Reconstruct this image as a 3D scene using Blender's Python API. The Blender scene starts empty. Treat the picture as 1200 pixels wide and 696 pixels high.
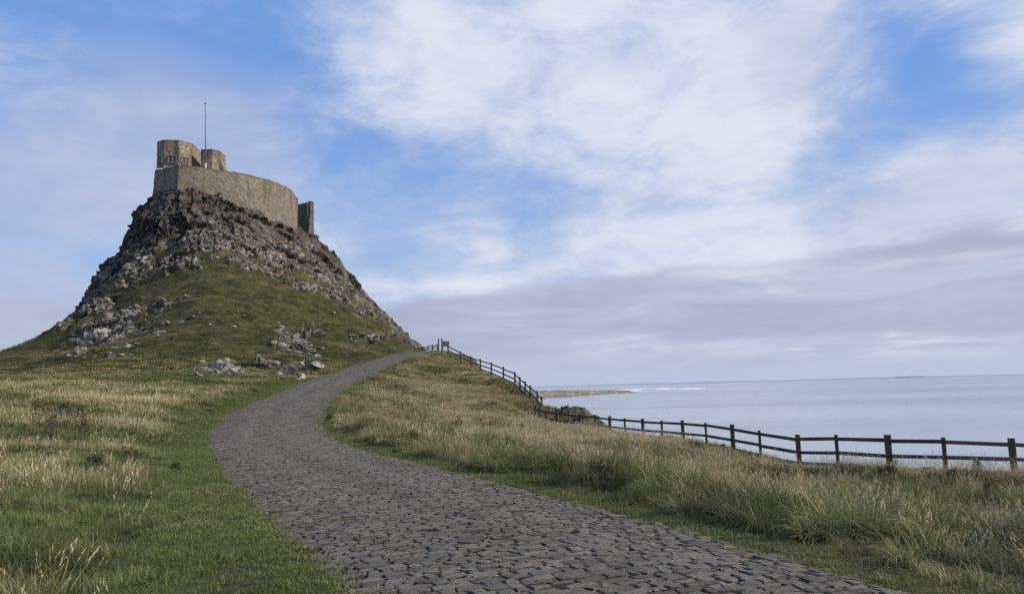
import bpy, math, random
import numpy as np
from mathutils import Vector, Matrix

random.seed(7)
RNG = np.random.default_rng(11)
SC = bpy.context.scene
COL = SC.collection
R = math.radians

# ------------------------------------------------------------------ camera
EYE = 10.0                      # metres above the sea (sea at z = 0)
FPX, CX, CY = 900.0, 600.0, 348.0
PITCH, ROLL = math.atan(106 / 900.0), 0.0246
_f = np.array([0, math.cos(PITCH), math.sin(PITCH)])
_u0 = np.array([0, -math.sin(PITCH), math.cos(PITCH)])
_r0 = np.array([1.0, 0, 0])
_R = _r0 * math.cos(ROLL) - _u0 * math.sin(ROLL)
_U = _u0 * math.cos(ROLL) + _r0 * math.sin(ROLL)
CAM = np.array([0, 0, EYE])

def ray(px, py):
    d = _f + (px - CX) / FPX * _R + (CY - py) / FPX * _U
    return d / d[1]

def at(px, py, Y):
    return CAM + ray(px, py) * Y

def project(P):
    q = np.asarray(P, float) - CAM
    w = q @ _f
    w = np.where(np.abs(w) < 1e-3, 1e-3, w)
    return CX + FPX * (q @ _R) / w, CY - FPX * (q @ _U) / w, w

cam_data = bpy.data.cameras.new('camera')
cam = bpy.data.objects.new('camera', cam_data)
COL.objects.link(cam)
cam_data.sensor_fit = 'HORIZONTAL'
cam_data.sensor_width = 36
cam_data.lens = 27
cam_data.clip_start = 0.1
cam_data.clip_end = 120000
m = Matrix.Identity(4)
for i in range(3):
    m[i][0] = _R[i]; m[i][1] = _U[i]; m[i][2] = -_f[i]; m[i][3] = CAM[i]
cam.matrix_world = m
SC.camera = cam

# ------------------------------------------------------------------ numpy noise
def _hash(*c):
    h = np.zeros(np.broadcast(*c).shape, np.uint64)
    for k, a in enumerate(c):
        a = np.asarray(a).astype(np.int64).astype(np.uint64)
        h = (h ^ (a * np.uint64([0x9E3779B97F4A7C15, 0xC2B2AE3D27D4EB4F, 0x165667B19E3779F9, 0x27D4EB2F165667C5][k]))) * np.uint64(0xBF58476D1CE4E5B9)
        h ^= h >> np.uint64(29)
    h *= np.uint64(0x94D049BB133111EB)
    h ^= h >> np.uint64(32)
    return (h & np.uint64(0xFFFFFF)).astype(float) / 0xFFFFFF

def vnoise(x, y, s=0):
    x = np.asarray(x, float); y = np.asarray(y, float)
    xi = np.floor(x); yi = np.floor(y)
    fx = x - xi; fy = y - yi
    fx = fx * fx * (3 - 2 * fx); fy = fy * fy * (3 - 2 * fy)
    S = np.full_like(xi, s)
    a = _hash(xi, yi, S); b = _hash(xi + 1, yi, S); c = _hash(xi, yi + 1, S); d = _hash(xi + 1, yi + 1, S)
    return (a * (1 - fx) + b * fx) * (1 - fy) + (c * (1 - fx) + d * fx) * fy

def fbm(x, y, s=0, octv=4):
    v = 0; amp = 0.5; t = 0
    for o in range(octv):
        v = v + amp * vnoise(np.asarray(x) * 2 ** o + 17.3 * o, np.asarray(y) * 2 ** o - 9.1 * o, s + o)
        t += amp; amp *= 0.5
    return v / t                 # 0..1

def worley(P, cell, s=0):
    """F1, F2 and the id hash of the nearest cell point"""
    Q = P / cell
    I = np.floor(Q)
    f1 = np.full(len(P), 9.0); f2 = np.full(len(P), 9.0); idh = np.zeros(len(P))
    for dx in (-1, 0, 1):
        for dy in (-1, 0, 1):
            for dz in (-1, 0, 1):
                c = I + np.array([dx, dy, dz])
                j = np.stack([_hash(c[:, 0], c[:, 1], c[:, 2], np.full(len(P), s + k)) for k in range(3)], 1)
                d = np.linalg.norm(c + j - Q, axis=1)
                h = _hash(c[:, 0], c[:, 1], c[:, 2], np.full(len(P), s + 7))
                near = d < f1
                f2 = np.where(near, f1, np.minimum(f2, d))
                idh = np.where(near, h, idh)
                f1 = np.where(near, d, f1)
    return f1, f2, idh

def facet(P, cell, s=0, tilt=.8):
    """piecewise planar relief: each cell is a plane of its own offset and tilt; returns relief, crack, id"""
    Q = P / cell; I = np.floor(Q)
    f1 = np.full(len(P), 9.0); f2 = np.full(len(P), 9.0); val = np.zeros(len(P)); idh = np.zeros(len(P))
    for dx in (-1, 0, 1):
        for dy in (-1, 0, 1):
            for dz in (-1, 0, 1):
                c = I + np.array([dx, dy, dz])
                H = [_hash(c[:, 0], c[:, 1], c[:, 2], np.full(len(P), s + k)) for k in range(7)]
                v = Q - c - np.stack(H[:3], 1)
                d = np.linalg.norm(v, axis=1); near = d < f1
                pl = (H[3] - .5) + tilt * ((H[4] - .5) * v[:, 0] + (H[5] - .5) * v[:, 1] + (H[6] - .5) * v[:, 2]) * 2
                f2 = np.where(near, f1, np.minimum(f2, d)); val = np.where(near, pl, val); idh = np.where(near, H[3], idh); f1 = np.where(near, d, f1)
    return val, f2 - f1, idh

def sstep(a, b, x):
    t = np.clip((np.asarray(x, float) - a) / (b - a), 0, 1)
    return t * t * (3 - 2 * t)

# ------------------------------------------------------------------ the track: edges traced into the landscape
ZT = np.array([(-6, -1.6), (6, -1.6), (12, -1.7), (19, -1.7), (28, -1.55), (35, -1.12), (43, -.5), (50, 0), (57, .62), (70, 2.0), (85, 3.75), (93, 4.62), (100, 4.72), (130, 4.0)])
def zpath(Y):
    return np.interp(Y, ZT[:, 0], ZT[:, 1])

def solve_path(px, py):
    d = ray(px, py)
    for Y in np.arange(3, 99, 0.05):
        if d[2] * Y <= zpath(Y) and d[2] < 0: return np.array([d[0] * Y, Y])
        if d[2] >= 0 and Y > 45 and d[2] * Y <= zpath(Y): return np.array([d[0] * Y, Y])
    return np.array([d[0] * 92, 92.0])

LE = [(430, 696), (375, 655), (330, 620), (295, 585), (262, 555), (243, 525), (245, 505), (265, 487), (300, 470), (350, 450), (400, 432), (450, 418)]
RE = [(1050, 696), (950, 665), (850, 637), (750, 610), (650, 585), (560, 560), (470, 538), (410, 522), (385, 510), (377, 495), (382, 478), (400, 460), (430, 442), (460, 427)]
LP = [np.array([1.9, -1.0]), np.array([0.3, 2.6])] + [solve_path(*p) for p in LE] + [np.array([-13.3, 92]), np.array([-12.6, 99]), np.array([-9.5, 112])]
RP = [np.array([5.6, -1.0]), np.array([4.3, 2.4])] + [solve_path(*p) for p in RE] + [np.array([-9.9, 92]), np.array([-8.6, 99]), np.array([-5.5, 112])]

def resample(P, n):
    P = np.array(P)
    s = np.r_[0, np.cumsum(np.linalg.norm(np.diff(P, axis=0), axis=1))]
    t = np.linspace(0, s[-1], n)
    Q = np.stack([np.interp(t, s, P[:, k]) for k in (0, 1)], 1)
    for _ in range(int(n * 0.04)):
        Q[1:-1] = (Q[:-2] + 2 * Q[1:-1] + Q[2:]) / 4
    return Q
NS = 520
def by_y(P):
    """edge re-cut at common Y stations so that left and right pair up level with each other"""
    Q = resample(P, 600)
    return Q
_L, _Rr = by_y(LP), by_y(RP)
# pair the edges: walk the left edge, match the nearest right point, average for a centre line
C0 = []
for q in _L[::6]:
    j = np.argmin(np.linalg.norm(_Rr - q, axis=1)); C0.append((q + _Rr[j]) / 2)
CEN = resample(C0, NS)
for _ in range(60):
    CEN[1:-1] = (CEN[:-2] + 2 * CEN[1:-1] + CEN[2:]) / 4
TAN = np.gradient(CEN, axis=0); TAN /= np.linalg.norm(TAN, axis=1)[:, None]
NOR = np.stack([TAN[:, 1], -TAN[:, 0]], 1)            # points to the right of travel
def half(Pline, sgn):
    w = np.empty(NS)
    for i in range(NS):
        v = Pline - CEN[i]
        al = np.abs(v @ TAN[i]); la = (v @ NOR[i]) * sgn
        k = np.where(la > 0.4, al + 0.05 * la, 99)
        w[i] = la[np.argmin(k)]
    w = np.clip(w, 1.3, 3.0)
    for _ in range(30): w[1:-1] = (w[:-2] + 2 * w[1:-1] + w[2:]) / 4
    return w
WR, WL = half(_Rr, 1), half(_L, -1)
SLEN = np.r_[0, np.cumsum(np.linalg.norm(np.diff(CEN, axis=0), axis=1))]

def track(X, Y):
    """signed lateral offset (right +), distance outside the edge, path height at that station"""
    P = np.stack([np.ravel(X), np.ravel(Y)], 1)
    s = np.empty(len(P)); d = np.empty(len(P)); z = np.empty(len(P)); st = np.empty(len(P))
    zc = zpath(CEN[:, 1])
    C2 = (CEN ** 2).sum(1)
    for a in range(0, len(P), 20000):
        p = P[a:a + 20000]
        D = C2[None] - 2 * p @ CEN.T
        i = np.argmin(D, 1)
        v = p - CEN[i]
        la = (v * NOR[i]).sum(1)
        ln = np.sqrt((v * v).sum(1)) * np.sign(la)
        s[a:a + 20000] = ln
        d[a:a + 20000] = np.where(ln > 0, ln - WR[i], -ln - WL[i])
        z[a:a + 20000] = zc[i] + (v * TAN[i]).sum(1) * 0
        st[a:a + 20000] = SLEN[i]
    sh = np.shape(X)
    return s.reshape(sh), d.reshape(sh), z.reshape(sh), st.reshape(sh)

# ------------------------------------------------------------------ fence lines (post tops seen -> real points)
FENCE_NEAR = [(1285, 519, 22.5), (1185, 514.5, 22.5), (1105, 511.5, 22.6), (1040, 510.5, 23.3), (980, 508.5, 25.2), (935, 510, 27.6), (890, 503.5, 29.8), (858, 498, 31.8), (827, 494.5, 34.2),
              (800, 493, 36.6), (775, 492, 38.8), (753, 491, 41), (732, 489.3, 43.2), (714, 488, 45), (697, 486, 46.8), (680, 485, 48.5), (666, 483.5, 50), (653, 482, 51.4), (640, 480, 52.7), (627.5, 477.5, 53.8)]
FENCE_UP = [(633, 470.5, 55.3), (634.5, 465, 57), (629.4, 457.6, 58.8), (621.4, 451.7, 60), (615, 446.3, 61.5), (609.5, 441.8, 63), (603, 435.3, 64.8), (589.6, 429.9, 68.2), (575.5, 424.4, 71.6), (563, 420.8, 75), (552, 417.5, 78.4), (539.7, 411.6, 82), (525, 404, 86.5)]
FENCE_CREST = [(513, 403, 93), (507, 404, 94), (501.5, 405, 95), (496, 406, 96), (491, 406.5, 96.5), (486, 407.2, 97)]
POST_H = 1.18

# ------------------------------------------------------------------ terrain: control points -> smooth surface
ctrl = []
def cp(px, py, Y, dz=0): p = at(px, py, Y); ctrl.append((p[0], p[1], p[2] - EYE + dz))
def cw(x, y, z): ctrl.append((x, y, z))
for i in range(0, NS, 13):
    z = zpath(CEN[i, 1])
    for w in (-WL[i], 0, WR[i]):
        q = CEN[i] + NOR[i] * w; cw(q[0], q[1], z)
for a in FENCE_NEAR: cp(a[0], a[1], a[2], -POST_H)
for a in FENCE_UP: cp(a[0], a[1], a[2], -POST_H)
for a in FENCE_CREST[:2]: cp(a[0], a[1], a[2], -POST_H)
# left field
for p in [(-10, 0, -1.55), (-6, 6, -1.5), (-10, 12, -1.4), (-20, 12, -1.1), (-15, 20, -.9), (-26, 26, -.5), (-13.5, 28, -1.15), (-28, 42, .5), (-18, 42, .1), (-40, 25, -.4), (-20, 0, -1.3), (-40, 5, -.8), (-36, 55, 1.15), (-24, 52, .72), (-60, 40, .2), (-70, 10, -.8), (-60, -10, -1.2), (-10, -12, -1.5), (12, -12, -1.9), (-55, 60, 1.6)]: cw(*p)
for p in [(0, 433, 78), (40, 409, 92), (75, 384, 114), (250, 440, 62), (150, 440, 60), (150, 402, 80), (250, 402, 80), (250, 350, 95), (150, 352, 104), (250, 310, 106), (200, 312, 108), (330, 322, 112), (400, 348, 117),
          (350, 402, 88), (420, 385, 104), (420, 405, 93), (460, 402, 103), (440, 366, 118), (60, 420, 88), (20, 440, 70), (300, 420, 76), (350, 380, 97),
          (170, 300, 113), (250, 268, 114), (300, 277, 119), (350, 298, 127), (400, 335, 127), (200, 287, 115.5), (380, 315, 129), (320, 300, 119),
          (180.6, 223, 122.8), (195, 223, 121), (210, 222, 120), (267, 236, 123.8), (314, 255, 129.6), (352, 267, 139), (371, 280, 147), (240, 229, 121.5), (292, 245, 126.5), (335, 262, 133),
          (180, 225, 126), (175, 245, 124.5), (169, 262, 123.5), (147, 298, 121.5), (122, 320, 119), (100, 355, 117), (180, 252, 121.5), (220, 252, 118), (240, 255, 118.2),
          (400, 313, 146), (420, 338, 140), (440, 363, 134), (462, 385, 126), (480, 405, 116)]: cp(*p)
for p in [(-50, 128, 32.8), (-50, 138, 33), (-44, 135, 31.5), (-45, 145, 31.5), (-56, 130, 32.8), (-57, 140, 31.5), (-64, 134, 24), (-66, 142, 20), (-74, 130, 8), (-80, 145, 2), (-60, 155, 18), (-70, 165, 3), (-45, 158, 22), (-42, 172, 7), (-25, 165, 8), (-28, 152, 17), (-16, 150, 4.5), (-12, 135, 3.5), (-8, 150, -4), (-12, 120, 4.2), (-95, 130, -5), (-85, 112, 1), (-75, 100, 3), (-90, 90, -2), (-70, 80, 2), (-100, 60, -4), (-100, 20, -5), (-45, 190, -3), (-80, 185, -6), (-10, 185, -4), (-130, 90, -11.5), (-130, 30, -11.5), (-130, 150, -11.5), (-60, 220, -12), (0, 215, -11.5), (-130, -10, -11), (-4, 112, 1.5), (4, 105, -8), (-1, 99, -1.5), (8, 120, -11), (0, 135, -8)]: cw(*p)
# right mound and bank
for p in [(500, 440, 68), (470, 445, 66), (520, 425, 78), (520, 470, 51), (450, 492, 40), (560, 505, 35), (590, 470, 52), (600, 490, 42), (560, 450, 62), (640, 500, 44), (545, 435, 72)]: cp(*p, dz=-.25)
for p in [(700, 530, 22), (600, 540, 20.5), (850, 560, 17.5), (1000, 590, 13), (1150, 630, 9.5), (780, 530, 24), (950, 548, 20), (1150, 580, 15)]: cp(*p, dz=-.45)
cw(7, 3, -1.9); cw(12, 5, -2.3); cw(18, 12, -2.6); cw(20, 0, -2.6)
for a in FENCE_UP[2:]:
    q = at(*a); zg = q[2] - EYE - POST_H
    for o_, dz_ in ((1.6, -1.1), (4.0, -3.3), (8.0, -6.5)): cw(q[0] + o_, q[1] + o_ * .35, zg + dz_)
# beyond the fence the ground drops to the shore
FL = np.array([at(*a)[:2] for a in FENCE_NEAR])
for i in range(0, len(FL), 2):
    t = FL[max(i - 1, 0)] - FL[min(i + 1, len(FL) - 1)]; t /= np.linalg.norm(t)
    n = np.array([-t[1], t[0]])
    if n[1] < 0: n = -n
    if n[0] < 0 and i > 14: continue
    for dist, z in ((3, -3.7), (9, -6.2), (18, -9.3), (30, -11.5), (60, -12.5)):
        q = FL[i] + n * dist
        if i > 9 and dist < 16: z -= 0
        cw(q[0], q[1], z)
for p in [(655, 472, 60), (672, 478, 59), (690, 483, 58), (703, 489, 57), (650, 485, 57)]: cp(*p)
for p in [(12, 72, -9), (10, 95, -10), (20, 90, -12), (25, 70, -12), (45, 30, -12), (45, 10, -11), (40, -10, -10), (60, 0, -12.5), (70, 60, -13), (40, 110, -13), (30, 140, -13), (40, 180, -13), (70, 200, -13), (70, 130, -13)]: cw(*p)
ctrl = np.array(ctrl)
# drop near duplicates
keep = []
for i, c in enumerate(ctrl):
    if all((ctrl[j, 0] - c[0]) ** 2 + (ctrl[j, 1] - c[1]) ** 2 > 0.25 for j in keep): keep.append(i)
ctrl = ctrl[keep]
MQ = 2.0
def kern(A, B): return np.sqrt(((A[:, None, :] - B[None]) ** 2).sum(2) + MQ)
K = kern(ctrl[:, :2], ctrl[:, :2]) - np.eye(len(ctrl)) * 0.25
WGT = np.linalg.solve(np.block([[K, np.ones((len(K), 1))], [np.ones((1, len(K))), np.zeros((1, 1))]]), np.r_[ctrl[:, 2], 0])
GX = np.arange(-170, 90.1, 0.5); GY = np.arange(-16, 240.1, 0.5)
_gx, _gy = np.meshgrid(GX, GY)
_gp = np.stack([_gx.ravel(), _gy.ravel()], 1)
_gz = np.empty(len(_gp))
for a in range(0, len(_gp), 8000):
    _gz[a:a + 8000] = kern(_gp[a:a + 8000], ctrl[:, :2]) @ WGT[:-1] + WGT[-1]
GZ = _gz.reshape(_gx.shape)

def base_h(X, Y):
    x = np.clip((np.asarray(X, float) - GX[0]) / 0.5, 0, len(GX) - 1.001); y = np.clip((np.asarray(Y, float) - GY[0]) / 0.5, 0, len(GY) - 1.001)
    i = x.astype(int); j = y.astype(int); fx = x - i; fy = y - j
    return (GZ[j, i] * (1 - fx) + GZ[j, i + 1] * fx) * (1 - fy) + (GZ[j + 1, i] * (1 - fx) + GZ[j + 1, i + 1] * fx) * fy

def height(X, Y):
    """ground height in world z"""
    X = np.asarray(X, float); Y = np.asarray(Y, float)
    h = base_h(X, Y)
    s, d, z, st = track(X, Y)
    rough = sstep(0.2, 2.5, d)
    lump = (fbm(X * .75, Y * .75, 3, 3) - .5) * .50 + (fbm(X * .2, Y * .2, 8, 2) - .5) * .5
    bank = (s > 0) * sstep(.5, 1.6, d) * sstep(9, 5, d) * sstep(44, 34, Y)
    lump = lump + bank * ((fbm(X * .62 + 4, Y * .62, 15, 2) - .5) * .75 + .06)
    side = np.where(s > 0, 1.0, 0.75)
    h = h + lump * rough * side
    # bank rises right behind the short verge on the right-hand side
    near_bank = np.exp(-((d - 1.3) / .8) ** 2) * (s > 0) * .16 * sstep(45, 30, Y)
    h = h + near_bank
    k = sstep(1.6, 0.1, d)
    k = k * sstep(118, 108, Y)
    edge = .015 - .11 * sstep(.12, -.25, d)
    h = h * (1 - k) + (z + edge) * k
    return h + EYE

def hit(px, py, y0=4.0, y1=170.0, step=.15):
    d = ray(px, py)
    Ys = np.arange(y0, y1, step)
    P = CAM[None] + d[None] * Ys[:, None]
    g = P[:, 2] - height(P[:, 0], P[:, 1])
    i = np.argmax(g < 0)
    return P[i] if g[i] < 0 else None

# ------------------------------------------------------------------ mesh helpers
def link(name, verts, faces, mat=None, parent=None, smooth=False, attrs=None):
    me = bpy.data.meshes.new(name)
    me.from_pydata([tuple(map(float, v)) for v in verts], [], [tuple(map(int, f)) for f in faces])
    if attrs:
        for k, v in attrs.items():
            v = np.asarray(v, np.float32)
            dom = 'POINT' if len(v) == len(me.vertices) else 'FACE'
            a = me.attributes.new(k, 'FLOAT', dom); a.data.foreach_set('value', v)
    if mat:
        for mm in (mat if isinstance(mat, (list, tuple)) else [mat]): me.materials.append(mm)
    if smooth: me.polygons.foreach_set('use_smooth', [True] * len(me.polygons))
    me.update()
    o = bpy.data.objects.new(name, me); COL.objects.link(o)
    if parent is not None: o.parent = parent
    return o

def grid_faces(nx, ny):
    i = np.arange(nx - 1)[None, :]; j = np.arange(ny - 1)[:, None]
    a = (j * nx + i).ravel()
    return np.stack([a, a + 1, a + nx + 1, a + nx], 1)

def fast_mesh(name, V, F, mat, smooth=True, attrs=None, kind=None):
    me = bpy.data.meshes.new(name)
    V = np.asarray(V, np.float32); F = np.asarray(F, np.int32)
    n = F.shape[1]
    me.vertices.add(len(V)); me.vertices.foreach_set('co', V.ravel())
    me.loops.add(F.size); me.loops.foreach_set('vertex_index', F.ravel())
    me.polygons.add(len(F)); me.polygons.foreach_set('loop_start', np.arange(0, F.size, n, dtype=np.int32))
    me.polygons.foreach_set('loop_total', np.full(len(F), n, np.int32))
    sm = np.asarray(smooth)
    me.polygons.foreach_set('use_smooth', np.full(len(F), bool(smooth)) if sm.ndim == 0 else sm)
    if attrs:
        for k, v in attrs.items():
            v = np.asarray(v, np.float32)
            a = me.attributes.new(k, 'FLOAT', 'POINT' if len(v) == len(V) else 'FACE'); a.data.foreach_set('value', v)
    if mat: me.materials.append(mat)
    me.update(calc_edges=True)
    return me

def put(name, me, kind=None, parent=None):
    o = bpy.data.objects.new(name, me); COL.objects.link(o)
    if kind: o['kind'] = kind
    if parent is not None: o.parent = parent
    return o

def tag(o, label=None, cat=None, group=None, kind=None):
    if label: o['label'] = label
    if cat: o['category'] = cat
    if group: o['group'] = group
    if kind: o['kind'] = kind
    return o

def empty(name, loc, label, cat, group=None):
    o = bpy.data.objects.new(name, None); COL.objects.link(o); o.location = tuple(map(float, loc))
    o.empty_display_size = .2
    return tag(o, label, cat, group)

class MB:
    def __init__(s): s.v = []; s.f = []
    def add(s, v, f):
        b = len(s.v); s.v += [tuple(map(float, p)) for p in v]; s.f += [tuple(b + i for i in q) for q in f]
    def beam(s, a, b, w, h, up=(0, 0, 1), jit=0.0, seg=1):
        a = Vector(a); b = Vector(b); t = (b - a).normalized(); up = Vector(up)
        side = t.cross(up)
        if side.length < 1e-4: side = Vector((1, 0, 0))
        side.normalize(); upv = side.cross(t).normalized()
        vs = []; n = seg + 1
        for i in range(n):
            p = a.lerp(b, i / seg)
            ww = w * (1 + random.uniform(-jit, jit)); hh = h * (1 + random.uniform(-jit, jit))
            p = p + upv * random.uniform(-jit, jit) * .15 * h
            c = .12 * min(ww, hh)
            for x, y in ((-.5 * ww + c, -.5 * hh), (.5 * ww - c, -.5 * hh), (.5 * ww, -.5 * hh + c), (.5 * ww, .5 * hh - c), (.5 * ww - c, .5 * hh), (-.5 * ww + c, .5 * hh), (-.5 * ww, .5 * hh - c), (-.5 * ww, -.5 * hh + c)):
                vs.append(p + side * x + upv * y)
        fs = [tuple(range(7, -1, -1)), tuple(range((n - 1) * 8, n * 8))]
        for i in range(n - 1):
            for k in range(8):
                k2 = (k + 1) % 8
                fs.append((i * 8 + k, i * 8 + k2, (i + 1) * 8 + k2, (i + 1) * 8 + k))
        s.add(vs, fs)
    def box(s, lo, hi):
        x0, y0, z0 = lo; x1, y1, z1 = hi
        s.add([(x0, y0, z0), (x1, y0, z0), (x1, y1, z0), (x0, y1, z0), (x0, y0, z1), (x1, y0, z1), (x1, y1, z1), (x0, y1, z1)],
              [(3, 2, 1, 0), (4, 5, 6, 7), (0, 1, 5, 4), (1, 2, 6, 5), (2, 3, 7, 6), (3, 0, 4, 7)])
    def build(s, name, mat, parent=None, smooth=False):
        return link(name, s.v, s.f, mat, parent, smooth)

# ------------------------------------------------------------------ materials
class NT:
    def __init__(s, name, world=None):
        if world is None:
            s.m = bpy.data.materials.new(name); s.m.use_nodes = True; s.t = s.m.node_tree
        else: s.m = world; s.t = world.node_tree
        s.t.nodes.clear()
    def n(s, typ, ins=None, **kw):
        nd = s.t.nodes.new(typ)
        for k, v in kw.items(): setattr(nd, k, v)
        for k, v in (ins or {}).items():
            if isinstance(v, bpy.types.NodeSocket): s.t.links.new(v, nd.inputs[k])
            else: nd.inputs[k].default_value = v
        return nd
    def math(s, op, a, b=0.0, c=0.0, clamp=False):
        return s.n('ShaderNodeMath', {0: a, 1: b, 2: c}, operation=op, use_clamp=clamp).outputs[0]
    def mix(s, fac, a, b, blend='MIX'):
        nd = s.n('ShaderNodeMix', {0: fac}, data_type='RGBA', blend_type=blend, clamp_factor=True)
        for sock, v in ((nd.inputs[6], a), (nd.inputs[7], b)):
            if isinstance(v, bpy.types.NodeSocket): s.t.links.new(v, sock)
            else: sock.default_value = (*v, 1) if len(v) == 3 else v
        return nd.outputs[2]
    def ss(s, x, lo, hi, a=0.0, b=1.0):
        return s.n('ShaderNodeMapRange', {0: x, 1: lo, 2: hi, 3: a, 4: b}, interpolation_type='SMOOTHSTEP').outputs[0]
    def noise(s, scale, vec=None, detail=4, rough=.55, dist=0.0):
        i = {'Scale': scale, 'Detail': detail, 'Roughness': rough, 'Distortion': dist}
        if vec is not None: i['Vector'] = vec
        return s.n('ShaderNodeTexNoise', i).outputs['Fac']
    def pos(s): return s.n('ShaderNodeNewGeometry').outputs['Position']
    def mapv(s, vec, scale=(1, 1, 1), loc=(0, 0, 0), rot=(0, 0, 0)):
        return s.n('ShaderNodeMapping', {'Vector': vec, 'Scale': scale, 'Location': loc, 'Rotation': rot}).outputs[0]
    def attr(s, name, typ='GEOMETRY'):
        return s.n('ShaderNodeAttribute', attribute_name=name, attribute_type=typ)
    def principled(s, col, rough=.8, bump=None, bstr=.5, bdist=.05, spec=.3, extra=None):
        i = {'Base Color': col if isinstance(col, bpy.types.NodeSocket) else (*col, 1), 'Roughness': rough, 'Specular IOR Level': spec}
        if bump is not None:
            i['Normal'] = s.n('ShaderNodeBump', {'Strength': bstr, 'Distance': bdist, 'Height': bump}).outputs[0]
        i.update(extra or {})
        p = s.n('ShaderNodeBsdfPrincipled', i)
        s.n('ShaderNodeOutputMaterial', {'Surface': p.outputs[0]})
        return s.m

def mat_ground():
    t = NT('turf_soil'); p = t.pos()
    big = t.noise(.35, p, 5, .6); fine = t.noise(9, p, 6, .7)
    c = t.mix(t.ss(big, .35, .65), (.050, .060, .022), (.115, .100, .048))
    c = t.mix(t.ss(fine, .35, .7), c, (.035, .036, .016))
    ro = t.attr('rock').outputs['Fac']
    c = t.mix(ro, c, t.mix(t.ss(t.noise(3, p, 6, .7), .35, .65), (.03, .025, .02), (.16, .14, .115)))
    return t.principled(c, .95, fine, .8, .06, .1)

def mat_hill():
    t = NT('crag_rock_and_turf'); p = t.pos()
    rock = t.attr('rock').outputs['Fac']; crack = t.attr('crack').outputs['Fac']; pale = t.attr('pale').outputs['Fac']; cell = t.attr('cell').outputs['Fac']
    n1 = t.noise(.55, p, 6, .65); n2 = t.noise(2.6, p, 6, .7); n3 = t.noise(8, p, 5, .7)
    streak = t.noise(1.9, t.mapv(p, (1, 1, .13)), 6, .72); diag = t.noise(1.7, t.mapv(p, (.45, 1, 1.5), (0, 0, 0), (0, R(38), 0)), 6, .7)
    stp = t.attr('steep').outputs['Fac']
    r = t.mix(stp, t.mix(t.ss(diag, .34, .66), (.036, .032, .028), (.128, .113, .097)), t.mix(t.ss(streak, .38, .62), (.018, .016, .015), (.088, .078, .069)))
    r = t.mix(t.math('MULTIPLY', t.math('MULTIPLY', cell, cell), .4), r, (.17, .142, .115))
    vs = t.n('ShaderNodeTexVoronoi', {'Vector': t.mapv(p, (1, 1, .8), (0, 0, 0), (0, .5, 0)), 'Scale': 2.6}, feature='F1')
    vcol = t.n('ShaderNodeSeparateColor', {0: vs.outputs['Color']})
    r = t.mix(t.math('MULTIPLY', t.ss(vcol.outputs[0], .5, .6), t.math('ADD', .18, t.math('MULTIPLY', pale, .5))), r, (.030, .026, .022))
    r = t.mix(t.math('MULTIPLY', t.ss(vcol.outputs[1], .70, .80), t.math('ADD', .10, pale)), r, (.40, .375, .32))
    lich = t.math('MULTIPLY', t.ss(n2, .50, .60), t.math('ADD', .12, t.math('MULTIPLY', pale, .85)), clamp=True)
    r = t.mix(lich, r, t.mix(n3, (.33, .31, .265), (.50, .48, .42)))
    r = t.mix(t.math('MULTIPLY', t.ss(n1, .52, .64), .75), r, (.032, .036, .017))
    r = t.mix(t.math('MULTIPLY', crack, .88), r, (.012, .011, .010))
    band = t.noise(.16, t.mapv(p, (.35, 1.0, 1.6)), 4, .6)
    g = t.mix(t.ss(n1, .35, .65), (.046, .052, .020), (.088, .088, .036))
    g = t.mix(t.math('MULTIPLY', t.ss(band, .52, .66), .75), g, (.150, .122, .058))
    g = t.mix(t.math('MULTIPLY', t.ss(n2, .5, .72), .6), g, (.022, .027, .011))
    g = t.mix(t.math('MULTIPLY', t.ss(n3, .55, .7), .4), g, (.12, .11, .055))
    terr = t.noise(.9, t.mapv(p, (.16, .6, 1.9)), 5, .65)
    g = t.mix(t.math('MULTIPLY', t.ss(terr, .56, .66), .7), g, (.018, .020, .010))
    c = t.mix(rock, g, r)
    h = t.math('ADD', t.math('MULTIPLY', n3, .5), t.math('ADD', n2, t.math('MULTIPLY', vs.outputs['Distance'], t.math('MULTIPLY', pale, -.9))))
    return t.principled(c, .92, h, .8, .3, .12)

def mat_cobble():
    t = NT('worn_whinstone_setts'); p = t.pos()
    k = t.attr('stone').outputs['Fac']; low = t.attr('low').outputs['Fac']
    n1 = t.noise(5, p, 6, .7); n2 = t.noise(45, p, 5, .75); big = t.noise(.5, p, 3, .5); lane = t.attr('lane').outputs['Fac']
    c = t.mix(k, (.090, .084, .071), (.190, .176, .148))
    c = t.mix(t.math('MULTIPLY', t.ss(n1, .45, .75), .45), c, (.245, .230, .205))
    c = t.mix(t.math('MULTIPLY', t.ss(n2, .5, .62), .5), c, (.045, .041, .036)); c = t.mix(t.math('MULTIPLY', t.ss(t.noise(13, p, 6, .8), .54, .64), .7), c, (.040, .035, .030))
    c = t.mix(t.math('MULTIPLY', t.ss(big, .5, .7), .3), c, (.088, .074, .055))
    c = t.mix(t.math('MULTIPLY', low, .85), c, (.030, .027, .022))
    c = t.mix(t.math('MULTIPLY', lane, t.ss(big, .3, .6, .04, .18)), c, (.23, .215, .18))
    h = t.math('ADD', t.math('MULTIPLY', n2, .4), t.noise(14, p, 5, .7))
    return t.principled(c, .9, h, .9, .025, .12)

def mat_joint():
    t = NT('joint_earth'); p = t.pos()
    n = t.noise(12, p, 6, .7)
    ed = t.attr('edge').outputs['Fac']
    c = t.mix(t.ss(n, .35, .65), (.020, .018, .014), (.046, .040, .028))
    mo = t.math('MULTIPLY', t.ss(t.noise(1.2, p, 4, .6), .45, .6), .6)
    c = t.mix(t.math('MAXIMUM', mo, ed), c, t.mix(n, (.02, .03, .01), (.07, .062, .035)))
    return t.principled(c, .95, n, .8, .03, .1)

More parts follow.
